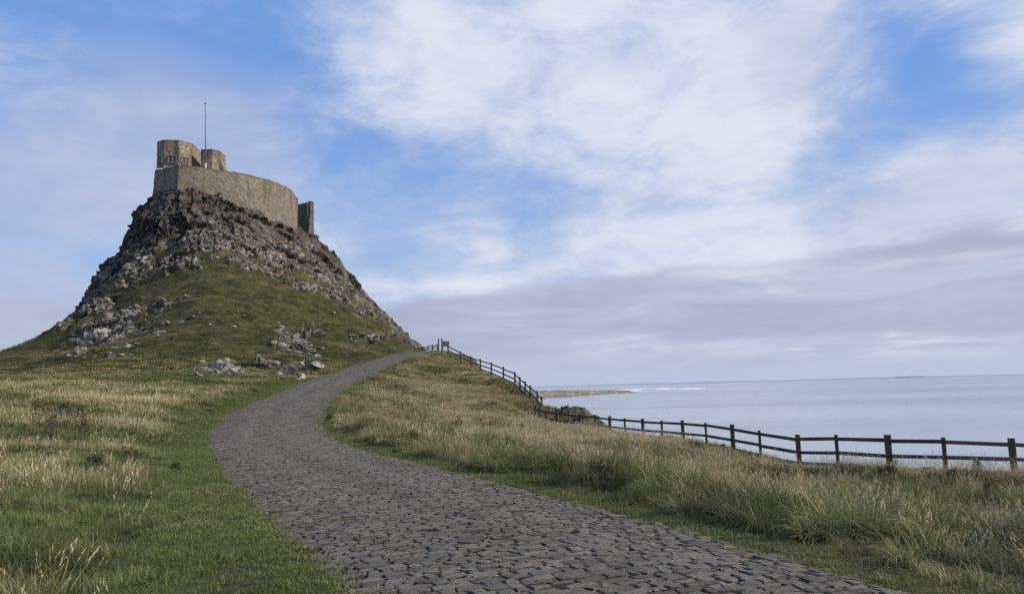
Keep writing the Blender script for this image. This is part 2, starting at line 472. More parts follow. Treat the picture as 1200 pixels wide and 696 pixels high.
def mat_wood(name, a, b):
    t = NT(name); p = t.pos()
    n = t.noise(3, t.mapv(p, (6, 6, 6)), 6, .7); n2 = t.noise(1.2, p, 3)
    c = t.mix(t.ss(n, .3, .7), a, b)
    c = t.mix(t.math('MULTIPLY', t.ss(n2, .5, .7), .4), c, (.075, .075, .055))
    return t.principled(c, .9, n, .5, .01, .2)

def mat_masonry(name, warm):
    t = NT(name); p = t.pos()
    w = t.n('ShaderNodeTexNoise', {'Vector': p, 'Scale': 2.0, 'Detail': 3}).outputs['Color']
    q = t.n('ShaderNodeVectorMath', {0: p, 1: t.n('ShaderNodeVectorMath', {0: w, 'Scale': .35}, operation='SCALE').outputs[0]}, operation='ADD').outputs[0]
    q = t.mapv(q, (1.0, 1.0, 1.75))
    v = t.n('ShaderNodeTexVoronoi', {'Vector': q, 'Scale': 2.7}, feature='F1')
    e = t.n('ShaderNodeTexVoronoi', {'Vector': q, 'Scale': 2.7}, feature='DISTANCE_TO_EDGE').outputs['Distance']
    sep = t.n('ShaderNodeSeparateColor', {0: v.outputs['Color']})
    n1 = t.noise(.45, p, 5, .6); n2 = t.noise(5, p, 6, .7); st = t.noise(.8, t.mapv(p, (1, 1, .15)), 4, .6)
    c = t.mix(sep.outputs[0], tuple(x * .80 for x in warm), tuple(min(1, x * 1.16) for x in warm))
    c = t.mix(t.math('MULTIPLY', t.ss(sep.outputs[1], .82, .95), .35), c, (.36, .32, .25))
    c = t.mix(t.math('MULTIPLY', t.ss(sep.outputs[2], .80, .95), .7), c, (.075, .066, .055))
    c = t.mix(t.math('MULTIPLY', t.ss(n1, .45, .62), .6), c, (.125, .115, .097))
    c = t.mix(t.math('MULTIPLY', t.ss(st, .50, .68), .7), c, (.085, .080, .066))
    c = t.mix(t.math('MULTIPLY', t.ss(n2, .5, .75), .5), c, (.13, .115, .09))
    c = t.mix(t.math('MULTIPLY', t.ss(e, .09, .02), .6), c, (.14, .122, .097))
    lv = t.attr('top').outputs['Fac']
    c = t.mix(t.math('MULTIPLY', lv, .55), c, (.085, .085, .062))
    h = t.math('ADD', t.ss(e, 0, .12), t.math('MULTIPLY', n2, .6))
    return t.principled(c, .92, h, .6, .05, .12)

def mat_boulder(name, base, lich, amt):
    t = NT(name); p = t.pos()
    n1 = t.noise(1.6, p, 6, .7); n2 = t.noise(7, p, 6, .75)
    c = t.mix(t.ss(n2, .35, .7), base, tuple(x * 1.8 for x in base))
    c = t.mix(t.math('MULTIPLY', t.ss(n1, .36, .54), amt), c, t.mix(n2, tuple(x * .75 for x in lich), lich))
    c = t.mix(t.math('MULTIPLY', t.ss(n2, .57, .66), .8), c, (.025, .023, .02))
    c = t.mix(t.math('MULTIPLY', t.ss(t.noise(.9, p, 4), .56, .66), .6), c, (.035, .042, .018))
    return t.principled(c, .93, t.math('ADD', n2, n1), .9, .12, .15)

def mat_blade(name, green, straw, root=(.030, .032, .014), trans=.3):
    """per-plant dryness and shade come from the scattered points, per-blade variation from the blade mesh"""
    t = NT(name)
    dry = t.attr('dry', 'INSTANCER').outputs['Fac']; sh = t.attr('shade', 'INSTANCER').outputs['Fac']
    b = t.attr('blade').outputs['Fac']; up = t.attr('up').outputs['Fac']
    k = t.math('ADD', dry, t.math('MULTIPLY', t.math('SUBTRACT', b, .5), .75), clamp=True)
    c = t.mix(t.ss(k, .2, .85), green, straw)
    c = t.mix(t.math('MULTIPLY', t.ss(up, .55, 1.0), t.math('MULTIPLY', dry, .5)), c, tuple(min(1, x * 1.35) for x in straw))
    c = t.mix(t.ss(up, .38, 0.0), c, root)
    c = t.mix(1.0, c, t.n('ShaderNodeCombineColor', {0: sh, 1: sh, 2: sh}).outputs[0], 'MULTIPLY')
    d = t.n('ShaderNodeBsdfDiffuse', {'Color': c}); tr = t.n('ShaderNodeBsdfTranslucent', {'Color': c})
    gl = t.n('ShaderNodeBsdfGlossy', {'Color': (.5, .5, .5, 1), 'Roughness': .45})
    mx = t.n('ShaderNodeMixShader', {0: trans, 1: d.outputs[0], 2: tr.outputs[0]})
    mx = t.n('ShaderNodeMixShader', {0: .03, 1: mx.outputs[0], 2: gl.outputs[0]})
    t.n('ShaderNodeOutputMaterial', {'Surface': mx.outputs[0]})
    return t.m

def mat_plain(name, col, rough=.8, var=.25, scale=6, spec=.3):
    t = NT(name); n = t.noise(scale, t.pos(), 5, .65)
    c = t.mix(n, tuple(x * (1 - var) for x in col), tuple(min(1, x * (1 + var)) for x in col))
    return t.principled(c, rough, n, .3, .02, spec)

def mat_sea():
    t = NT('sea_water'); p = t.pos()
    a = t.noise(.9, t.mapv(p, (.45, 1, 1)), 6, .65); b = t.noise(.06, t.mapv(p, (.25, 1, 1)), 5, .6)
    big = t.noise(.004, t.mapv(p, (.3, 1.6, 1)), 4, .55)
    c = t.mix(t.ss(big, .38, .62), (.30, .345, .375), (.43, .465, .49))
    c = t.mix(t.math('MULTIPLY', t.ss(b, .5, .7), .6), c, (.25, .29, .33))
    h = t.math('ADD', t.math('MULTIPLY', a, .35), t.math('MULTIPLY', b, 1.6))
    t.principled(c, .32, h, .45, .6, .45, {'IOR': 1.33})
    out = [n for n in t.t.nodes if n.type == 'OUTPUT_MATERIAL'][0]; surf = out.inputs[0].links[0].from_socket
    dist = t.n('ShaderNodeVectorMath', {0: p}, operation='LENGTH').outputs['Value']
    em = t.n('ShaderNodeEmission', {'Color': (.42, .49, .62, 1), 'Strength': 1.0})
    mx = t.n('ShaderNodeMixShader', {0: t.math('MULTIPLY', t.ss(dist, 1200, 14000), .8), 1: surf, 2: em.outputs[0]})  # aerial haze painted onto the far water as a glow that grows with distance
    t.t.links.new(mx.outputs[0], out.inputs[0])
    return t.m

M_ground, M_hill, M_cobble, M_joint = mat_ground(), mat_hill(), mat_cobble(), mat_joint()
M_post = mat_wood('weathered_post_wood', (.048, .042, .034), (.125, .108, .086))
M_rail = mat_wood('dark_rail_wood', (.034, .030, .026), (.090, .080, .068))
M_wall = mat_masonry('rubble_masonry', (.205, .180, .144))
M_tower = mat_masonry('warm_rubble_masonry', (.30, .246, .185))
M_dark_wall = mat_masonry('shaded_rubble_masonry', (.17, .15, .12))  # darker copy of the wall masonry: the buttress tower's shade put into the colour
M_trim = mat_plain('dressed_sandstone', (.22, .18, .135), .9)
M_pane = mat_plain('dark_window_glass', (.05, .055, .065), .12, .2, 3, .5)
M_whiteframe = mat_plain('grey_painted_frame', (.17, .17, .18), .6)
M_pole = mat_plain('grey_flagpole_paint', (.16, .16, .17), .5)
M_polewhite = mat_plain('pale_flagpole_paint', (.55, .54, .52), .5)
M_boulder = mat_boulder('pale_lichen_rock', (.085, .075, .064), (.47, .45, .39), .9)
M_grey_boulder = mat_boulder('grey_lichen_rock', (.075, .068, .060), (.36, .34, .295), .7)
M_dark_boulder = mat_boulder('dark_shore_rock', (.030, .025, .021), (.12, .095, .06), .5)

# ------------------------------------------------------------------ world: sky texture with cloud cover
SUN_EL, SUN_AZ = R(27), R(98)               # azimuth clockwise from +Y (view direction)
world = bpy.data.worlds.new('World'); SC.world = world; world.use_nodes = True
w = NT('World', world)
sky = w.n('ShaderNodeTexSky', sky_type='NISHITA', sun_disc=False, sun_elevation=SUN_EL, sun_rotation=SUN_AZ, air_density=1.0, dust_density=1.0, ozone_density=1.6)
tc = w.n('ShaderNodeTexCoord').outputs['Generated']
sp = w.n('ShaderNodeSeparateXYZ', {0: tc})
dx, dy, dz = sp.outputs
az = w.math('ARCTAN2', dx, dy)
el = w.math('ARCSINE', dz)
DEG = 180 / math.pi
azd = w.math('MULTIPLY', az, DEG); eld = w.math('MULTIPLY', el, DEG)
# clouds on a flat layer above: compress towards the horizon
zz = w.math('MAXIMUM', w.math('ADD', w.math('ABSOLUTE', dz), .10), .10)
cu, cv = w.math('DIVIDE', dx, zz), w.math('DIVIDE', dy, zz)
cp_ = w.n('ShaderNodeCombineXYZ', {0: cu, 1: cv, 2: 0.0}).outputs[0]
warp = w.n('ShaderNodeTexNoise', {'Vector': cp_, 'Scale': .8, 'Detail': 4, 'Roughness': .55}).outputs['Color']
ws = w.n('ShaderNodeSeparateColor', {0: warp})
wa = w.math('ADD', azd, w.math('MULTIPLY', w.math('SUBTRACT', ws.outputs[0], .5), 17.0))
we = w.math('ADD', eld, w.math('MULTIPLY', w.math('SUBTRACT', ws.outputs[1], .5), 9.0))

def azel(px, py):
    d = ray(px, py); d = d / np.linalg.norm(d)
    return math.degrees(math.atan2(d[0], d[1])), math.degrees(math.asin(d[2]))
def blob(px, py, rx, ry, amp, A=None, E=None):
    a, e = azel(px, py); ra, re = rx / 900 * DEG * .9, ry / 900 * DEG * .9
    x = w.math('DIVIDE', w.math('SUBTRACT', A if A is not None else wa, a), ra); y = w.math('DIVIDE', w.math('SUBTRACT', E if E is not None else we, e), re)
    r2 = w.math('ADD', w.math('MULTIPLY', x, x), w.math('MULTIPLY', y, y))
    return w.math('MULTIPLY', w.math('EXPONENT', w.math('MULTIPLY', r2, -1.0)), amp)
def total(lst):
    s = lst[0]
    for q in lst[1:]: s = w.math('ADD', s, q)
    return s
n_big = w.noise(.75, w.mapv(cp_, (1, 1, 1), (3.1, 1.7, 0)), 7, .58, .4)
AE = w.n('ShaderNodeCombineXYZ', {0: azd, 1: eld, 2: 0.0}).outputs[0]
n_mid = w.noise(1.9, w.mapv(cp_, (1, 1, 1), (7.3, 2.9, 0)), 8, .62, .25)
n_cell = w.noise(1.0, w.mapv(AE, (.115, .21, 1), (4.4, 1.3, 0), (0, 0, -.35)), 9, .62, .35)
n_fine = w.noise(1.0, w.mapv(AE, (.30, .52, 1), (9.4, 6.3, 0), (0, 0, -.35)), 8, .64, .3)
n_str = w.noise(1.0, w.mapv(w.n('ShaderNodeCombineXYZ', {0: azd, 1: eld, 2: 0.0}).outputs[0], (.055, .36, 1), (2.2, 5.1, 0)), 6, .58, .5)
# whiteness of thin high cloud (blue holes are negative)
white = total([blob(690, 60, 180, 120, .42), blob(800, 200, 210, 130, .40), blob(870, 150, 70, 70, .38), blob(660, 260, 170, 60, .22), blob(1150, 210, 130, 70, .45), blob(930, 20, 90, 60, .30),
               blob(1190, 30, 80, 60, .35), blob(565, 277, 36, 9, .30), blob(600, 320, 160, 25, .35), blob(1000, 285, 160, 40, .35), blob(450, 70, 130, 80, .30), blob(560, 40, 150, 80, .28), blob(200, 140, 160, 70, .05), blob(60, 200, 120, 90, -.05), blob(470, 330, 120, 40, .25),
               blob(1055, 80, 50, 70, -.40), blob(985, 165, 60, 35, -.42), blob(1100, 120, 70, 45, -.30), blob(150, 30, 200, 70, -.50), blob(390, 160, 130, 70, -.34), blob(520, 220, 90, 70, -.10), blob(590, 175, 60, 50, -.15), blob(640, 240, 60, 40, -.15), blob(900, 322, 60, 10, -.40)])
cov = w.math('ADD', total([w.math('MULTIPLY', w.math('SUBTRACT', n_big, .5), .75), w.math('MULTIPLY', w.math('SUBTRACT', n_mid, .5), .55), w.math('MULTIPLY', w.math('SUBTRACT', n_cell, .5), 1.45), w.math('MULTIPLY', w.math('SUBTRACT', n_fine, .5), .36)]), w.math('ADD', white, .44))
cloud = w.ss(cov, 0.0, .95)
# grey cloud: lavender veils left and right, and the low bank over the sea
grey = total([blob(190, 130, 130, 75, .75), blob(60, 220, 170, 80, .65), blob(1130, 200, 150, 60, .40), blob(30, 345, 90, 40, 1.3), blob(930, 70, 80, 90, .45), blob(600, 130, 120, 60, .2), blob(1010, 250, 130, 40, .3), blob(330, 250, 120, 60, .15)])
gveil = w.ss(w.math('ADD', grey, w.math('MULTIPLY', w.math('SUBTRACT', n_big, .5), .8)), .05, .75)
# bank: below an uneven edge line
edge = total([blob(760, 330, 130, 400, 1.3, azd, eld), blob(1200, 330, 190, 400, 3.4, azd, eld), blob(40, 400, 110, 400, -.4, azd, eld)])
lim = w.math('ADD', w.math('ADD', 7.2, edge), w.math('ADD', w.math('MULTIPLY', w.math('SUBTRACT', n_big, .5), 4.0), w.math('MULTIPLY', w.math('SUBTRACT', n_str, .5), 4.5)))
bank = w.ss(w.math('SUBTRACT', lim, eld), -.25, 1.1)
break_ = w.ss(n_str, .52, .68)                     # pale streaks in the bank
streak2 = w.math('MULTIPLY', total([blob(1030, 408, 150, 13, 1.3), blob(900, 428, 200, 7, .5), blob(880, 318, 90, 9, .7), blob(700, 395, 60, 12, .45), blob(1150, 290, 90, 14, .6), blob(700, 430, 200, 14, .2), blob(1050, 372, 130, 10, .15)]), w.ss(n_str, .30, .62))
SKYK = .105
skyc = w.mix(1.0, sky.outputs[0], (SKYK, SKYK, SKYK), 'MULTIPLY')
hor = w.ss(eld, 22, 2)
skyc = w.mix(.78, skyc, w.mix(hor, (.185, .375, .84), (.40, .57, .88)))
whitec = w.mix(w.ss(cov, .30, 1.20), (.52, .60, .79), (.78, .82, .90))
whitec = w.mix(w.math('MULTIPLY', w.ss(w.math('ADD', n_fine, w.math('MULTIPLY', n_cell, -.6)), .16, .36), .28), whitec, (.56, .61, .74))
c = w.mix(w.math('MULTIPLY', cloud, .93), skyc, whitec)
c = w.mix(w.math('MULTIPLY', gveil, .60), c, (.45, .50, .68))
bankc = w.mix(w.ss(n_str, .3, .7), (.385, .425, .555), (.50, .545, .68))
bankc = w.mix(w.math('MULTIPLY', w.math('MINIMUM', streak2, 1.0), .9), bankc, (.78, .81, .87))
bankc = w.mix(w.math('MULTIPLY', break_, .45), bankc, (.60, .65, .76))
bankc = w.mix(w.ss(eld, 3.5, .3), bankc, (.50, .56, .70))
c = w.mix(w.math('MULTIPLY', bank, .90), c, bankc)
c = w.mix(w.ss(eld, .0, -1.5), c, (.30, .35, .42))
bg = w.n('ShaderNodeBackground', {'Color': c, 'Strength': 1.0})
w.n('ShaderNodeOutputWorld', {'Surface': bg.outputs[0]})
world.cycles.sampling_method = 'MANUAL'; world.cycles.sample_map_resolution = 512

sun_d = bpy.data.lights.new('sun', 'SUN'); sun_d.energy = 4.8; sun_d.angle = R(1.5); sun_d.color = (1, .87, .70)
sun = bpy.data.objects.new('sun', sun_d); COL.objects.link(sun)
sv = Vector((math.sin(SUN_AZ) * math.cos(SUN_EL), math.cos(SUN_AZ) * math.cos(SUN_EL), math.sin(SUN_EL)))
sun.rotation_euler = sv.to_track_quat('Z', 'Y').to_euler(); sun.location = (60, 0, 60)

# ------------------------------------------------------------------ sea, far shore, surf
def sheet(name, poly, z, mat, kind='structure'):
    o = link(name, [(x, y, z) for x, y in poly], [tuple(range(len(poly)))], mat); o['kind'] = kind; return o
def disc():
    V = [(0, 0, 0)]; F = []
    rr = [200, 1000, 5000, 20000, 70000]; n = 64
    for r_ in rr:
        for k in range(n): a = 2 * math.pi * k / n; V.append((r_ * math.cos(a), r_ * math.sin(a), 0))
    for k in range(n): F.append((0, 1 + k, 1 + (k + 1) % n))
    for j in range(len(rr) - 1):
        for k in range(n): a = 1 + j * n + k; b = 1 + j * n + (k + 1) % n; F.append((a, a + n, b + n, b))
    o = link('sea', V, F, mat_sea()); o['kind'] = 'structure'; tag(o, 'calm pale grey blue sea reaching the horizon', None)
disc()

def spit():
    """low headland: ray-plane points on the sea give its front edge"""
    def seapt(px, py, z=0):
        d = ray(px, py); k = (z - EYE) / d[2]; return d[0] * k, k
    front = [seapt(px, py) for px, py in ((560, 476), (620, 470.5), (645, 468.2), (668, 466.8), (690, 464.6), (715, 462.6), (735, 461.2), (746, 460.2))]
    V = []; nx, ny = 70, 26
    fx = np.array([p[0] for p in front]); fy = np.array([p[1] for p in front]); t = np.linspace(0, 1, len(front))
    A = []
    for i in range(nx):
        u = i / (nx - 1); x = np.interp(u, t, fx); y = np.interp(u, t, fy)
        depth = (1 - u) ** .6 * 900 + 12
        for j in range(ny):
            v = (j / (ny - 1)) ** 1.6
            prof = .45 * min(1, v * 14) + (4.0 * float(sstep(.09, .2, v)) * (1 - u ** 3) * (.8 + .4 * float(vnoise(i * .4, j * .5, 4)))) * (1 - float(sstep(.8, 1, v)))
            yy = y + v * depth
            V.append((x * (1 + v * depth / y * .96) + (float(vnoise(i * .6, j * .3, 2)) - .5) * 8, yy, -.3 + prof)); A.append(float(sstep(.06, .15, v)))
    F = [(i * ny + j, i * ny + j + 1, (i + 1) * ny + j + 1, (i + 1) * ny + j) for i in range(nx - 1) for j in range(ny - 1)]
    t_ = NT('shore_sand_and_turf'); p = t_.pos(); n = t_.noise(.03, t_.mapv(p, (1, .25, 1)), 5, .65); z = t_.n('ShaderNodeSeparateXYZ', {0: p}).outputs[2]
    cc = t_.mix(t_.ss(z, .3, .9), (.27, .24, .21), (.13, .085, .055))
    cc = t_.mix(t_.ss(z, 1.5, 2.2), cc, t_.mix(t_.ss(n, .4, .6), (.12, .115, .055), (.25, .19, .10)))
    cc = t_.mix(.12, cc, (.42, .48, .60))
    mt = t_.principled(cc, .9)
    o = link('shore', V, F, mt, smooth=True); o['kind'] = 'structure'; o['label'] = 'low brown headland with a pale sand edge across the water'
    # breaking waves off the point
    me = MB()
    for (xa, xb, py, th) in ((724, 764, 457.2, 1.3), (760, 800, 456.5, 1.0), (795, 828, 455.9, 1.7), (735, 752, 458.6, .7), (772, 786, 455.6, .6)):
        n = 14
        up_, dn = [], []
        for i in range(n):
            u = i / (n - 1); px = xa + (xb - xa) * u; tt = th * math.sin(math.pi * min(1, max(.06, u))) * (.5 + random.random() * .7) * .5
            x0, y0 = seapt(px, py - .022 * (px - xa) + tt); x1, y1 = seapt(px, py - .022 * (px - xa) - tt)
            dn.append((x0, y0, .25)); up_.append((x1, y1, .9))
        me.add(dn + up_, [(i, i + 1, n + i + 1, n + i) for i in range(n - 1)])
    o = me.build('surf', mat_plain('white_surf', (.78, .80, .83), .8, .05)); tag(o, 'white breaking surf off the end of the headland', None, None, 'stuff')
spit()

def far_land(name, pts, Y, thick, mat, label):
    V = []; n = 0
    P = []
    for (xa, ya), (xb, yb) in zip(pts[:-1], pts[1:]):
        k = max(2, int(abs(xb - xa) / 2.5))
        for i in range(k): P.append((xa + (xb - xa) * i / k, ya + (yb - ya) * i / k))
    P.append(pts[-1])
    for px, py in P:
        q = at(px, py + random.uniform(-.25, .25), Y); V += [(q[0], Y, -3), (q[0], Y, max(q[2], 1)), (q[0], Y + thick, max(q[2], 1)), (q[0], Y + thick, -3)]
    F = []
    for i in range(len(P) - 1):
        a, b = i * 4, i * 4 + 4
        F += [(a, b, b + 1, a + 1), (a + 1, b + 1, b + 2, a + 2), (a + 2, b + 2, b + 3, a + 3)]
    F += [(0, 1, 2, 3), tuple(len(V) - 4 + i for i in (3, 2, 1, 0))]
    o = link(name, V, F, mat); o['kind'] = 'structure'; o['label'] = label
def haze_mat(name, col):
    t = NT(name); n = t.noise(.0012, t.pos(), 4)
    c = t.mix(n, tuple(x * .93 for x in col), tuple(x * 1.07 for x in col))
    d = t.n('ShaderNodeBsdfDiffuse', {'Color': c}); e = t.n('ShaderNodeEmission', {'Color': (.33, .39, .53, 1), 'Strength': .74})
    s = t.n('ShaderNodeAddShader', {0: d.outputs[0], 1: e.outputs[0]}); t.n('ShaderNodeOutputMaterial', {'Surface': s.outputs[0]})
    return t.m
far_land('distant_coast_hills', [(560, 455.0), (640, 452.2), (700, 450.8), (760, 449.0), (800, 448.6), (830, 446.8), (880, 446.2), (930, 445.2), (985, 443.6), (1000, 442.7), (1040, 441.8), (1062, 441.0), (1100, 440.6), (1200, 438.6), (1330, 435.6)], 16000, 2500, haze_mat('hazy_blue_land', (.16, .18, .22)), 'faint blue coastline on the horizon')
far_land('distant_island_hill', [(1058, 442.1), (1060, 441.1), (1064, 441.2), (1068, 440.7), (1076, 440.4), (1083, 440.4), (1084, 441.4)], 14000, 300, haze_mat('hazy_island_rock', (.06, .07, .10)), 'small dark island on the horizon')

# ------------------------------------------------------------------ ground sheet + crag
HX0, HX1, HY0, HY1 = -90.0, -14.0, 62.0, 182.0
def lines(*segs):
    out = []
    for a, b, s in segs: out += list(np.arange(a, b - 1e-6, s))
    out.append(segs[-1][1]); return np.array(out)
gx = lines((-170, -90, 5), (-90, -46, 1), (-46, -14, .4), (-14, 14, .2), (14, 22, .4), (22, 90, 2))
gy = lines((-16, 2, .5), (2, 26, .2), (26, 62, .3), (62, 100, .4), (100, 182, 1), (182, 240, 4))
XX, YY = np.meshgrid(gx, gy)
ZZ = height(XX, YY)
V = np.stack([XX.ravel(), YY.ravel(), ZZ.ravel()], 1)
F = grid_faces(len(gx), len(gy))
cen = V[F].mean(1)
inside = (cen[:, 0] > HX0) & (cen[:, 0] < HX1) & (cen[:, 1] > HY0) & (cen[:, 1] < HY1)
F = F[~inside]
rk = np.zeros(len(V))
pxs, pys, _ = project(V)
shore_r = sstep(30, 8, np.hypot((pxs - 680), (pys - 490) * 1.6)) * (V[:, 1] > 50) * (V[:, 1] < 70)
rk = np.maximum(rk, np.where(V[:, 1] > 50, shore_r, 0))
rk = np.maximum(rk, sstep(3.0, 1.2, V[:, 2]))
f1, f2, idc = worley(V, 1.1, 5)
V[:, 2] += np.where(shore_r > .2, (idc - .35) * .8 * shore_r, 0)
o = put('ground', fast_mesh('ground', V, F, M_ground, True, {'rock': rk}), 'structure')

# crag
hx = lines((-90, -78, .8), (-78, -14, .22)); hy = lines((62, 104, .3), (104, 150, .18), (150, 182, .8))
XX, YY = np.meshgrid(hx, hy); ZZ = height(XX, YY)
V = np.stack([XX.ravel(), YY.ravel(), ZZ.ravel()], 1)
nx, ny = len(hx), len(hy)
gzx = np.gradient(ZZ, hx, axis=1); gzy = np.gradient(ZZ, hy, axis=0)
N = np.stack([-gzx.ravel(), -gzy.ravel(), np.ones(len(V))], 1); N /= np.linalg.norm(N, axis=1)[:, None]
px, py, _ = project(V)
BL = np.array([(0, 250), (66, 330), (76, 392), (95, 379), (120, 362), (150, 343), (175, 328), (200, 315), (230, 308), (290, 309), (330, 323), (370, 344), (400, 356), (440, 372), (465, 389), (484, 406), (520, 450)])
line = np.interp(px, BL[:, 0], BL[:, 1])
nz = (fbm(V[:, 0] * .35, V[:, 2] * .5, 21, 4) - .5)
sd = (line - py) + nz * 34
nz2 = fbm(V[:, 0] * 1.1, V[:, 1] * .8 + V[:, 2] * .8, 24, 4) - .5
sd = sd + nz2 * 30
rock = sstep(-3, 5, sd)
ledge = sstep(.56, .63, fbm(V[:, 0] * .32 + V[:, 2] * .15, V[:, 2] * .75 + V[:, 1] * .2, 25, 4)) * sstep(70, 30, sd)
rock = rock * (1 - .85 * ledge)
front = (V[:, 1] < 150)
rock = np.where(V[:, 1] > 145, np.maximum(rock * 0, sstep(.78, .62, N[:, 2])), rock)
def patch(cx, cy, rx, ry, thr, s):
    d = 1 - np.hypot((px - cx) / rx, (py - cy) / ry)
    n = fbm(V[:, 0] * .55, (V[:, 1] + V[:, 2]) * .6, s, 4)
    return np.where((V[:, 1] < 118), sstep(thr, thr + .06, n + d * .35), 0)
pt = np.maximum.reduce([patch(125, 385, 62, 36, .68, 41), patch(180, 365, 50, 22, .72, 42), patch(352, 400, 36, 30, .72, 43), patch(340, 435, 45, 12, .70, 44), patch(258, 428, 30, 11, .68, 45), patch(430, 400, 30, 14, .80, 46)])
rock = np.maximum(rock, pt)
pale = sstep(58, 5, sd + nz * 50) * sstep(-14, 2, sd) * (.45 + .55 * sstep(440, 330, px)) * .8
pale = np.maximum(pale, pt * .8) * (.55 + .45 * fbm(V[:, 0] * .3, V[:, 1] * .3, 9, 3))
steep = sstep(28, 55, sd + nz * 20) * sstep(330, 235, px)            # the columnar cliff on the left under the wall
warp3 = np.stack([fbm(V[:, 0] * .5, V[:, 2] * .5, 60 + k, 3) - .5 for k in range(3)], 1) * 1.6
Pw = V + warp3
va, ga, ida = facet(Pw * np.array([1, 1, .16]), .95, 31, .9)          # tall columns
vb, gb, idb = facet(np.stack([Pw[:, 0] + .75 * Pw[:, 2], Pw[:, 1], (Pw[:, 2] - .75 * Pw[:, 0]) * .45], 1), 1.2, 32, 1.0)
ve, ge, ide = facet(Pw, .48, 34, 1.2)
vc, gc, idc = facet(np.stack([Pw[:, 0], Pw[:, 1], Pw[:, 2] * .55], 1), 4.2, 33, .9)
lowz = np.clip(pale * 1.3, 0, 1)
disp = vb * (.22 + .34 * lowz) * (1 - .85 * steep) + va * .62 * steep + vc * (1.1 + .5 * steep) + ve * (.06 + .12 * lowz) + (fbm(V[:, 0] * .5, V[:, 2] * .35 + V[:, 1] * .3, 77, 4) - .5) * .9
deep = sstep(.45, .62, fbm(V[:, 0] * .4, V[:, 2] * .4, 88, 3))
crk = np.clip(np.maximum.reduce([.8 * sstep(.08, .0, gb) * (1 - steep) * deep, sstep(.11, .0, ga) * steep * (.35 + .65 * deep), sstep(.05, .0, gc)]), 0, 1)
disp = disp - crk * .20
bx = sstep(HX0, HX0 + 4, V[:, 0]) * sstep(HX1, HX1 - 1.5, V[:, 0]) * sstep(HY0, HY0 + 4, V[:, 1]) * sstep(HY1, HY1 - 4, V[:, 1])
rock *= bx
wallmask = sstep(33.2 + EYE, 32.0 + EYE, V[:, 2])
V = V + N * (disp * rock * (.35 + .65 * wallmask))[:, None]
# grassy slope: soil terracettes and tufts
g = (1 - rock) * bx
V[:, 2] += g * ((fbm(V[:, 0] * .16, V[:, 1] * .9, 71, 3) - .5) * .95 + (fbm(V[:, 0] * .3, V[:, 1] * .3, 73, 3) - .5) * .9 + (fbm(V[:, 0] * 1.1, V[:, 1] * 1.1, 72, 2) - .5) * .35)
F = grid_faces(nx, ny)
fr = rock[F].mean(1)
o = put('crag_hill', fast_mesh('crag_hill', V, F, M_hill, fr < .5, {'rock': rock, 'crack': crk, 'pale': pale, 'steep': steep, 'cell': np.where(steep > .5, ida, idb)}), 'structure')
o['label'] = 'steep conical crag, grassy below and bare rock above'
HV, Hrock, Hpale, Hpx, Hpy = V, rock, pale, px, py
Hgrid = (hx, hy, V[:, 2].reshape(ny, nx), rock.reshape(ny, nx))
def hill_z(X, Y):
    """surface height incl. crag displacement (nearest sample)"""
    i = np.clip(np.searchsorted(hx, X), 0, nx - 1); j = np.clip(np.searchsorted(hy, Y), 0, ny - 1)
    return Hgrid[2][j, i], Hgrid[3][j, i]

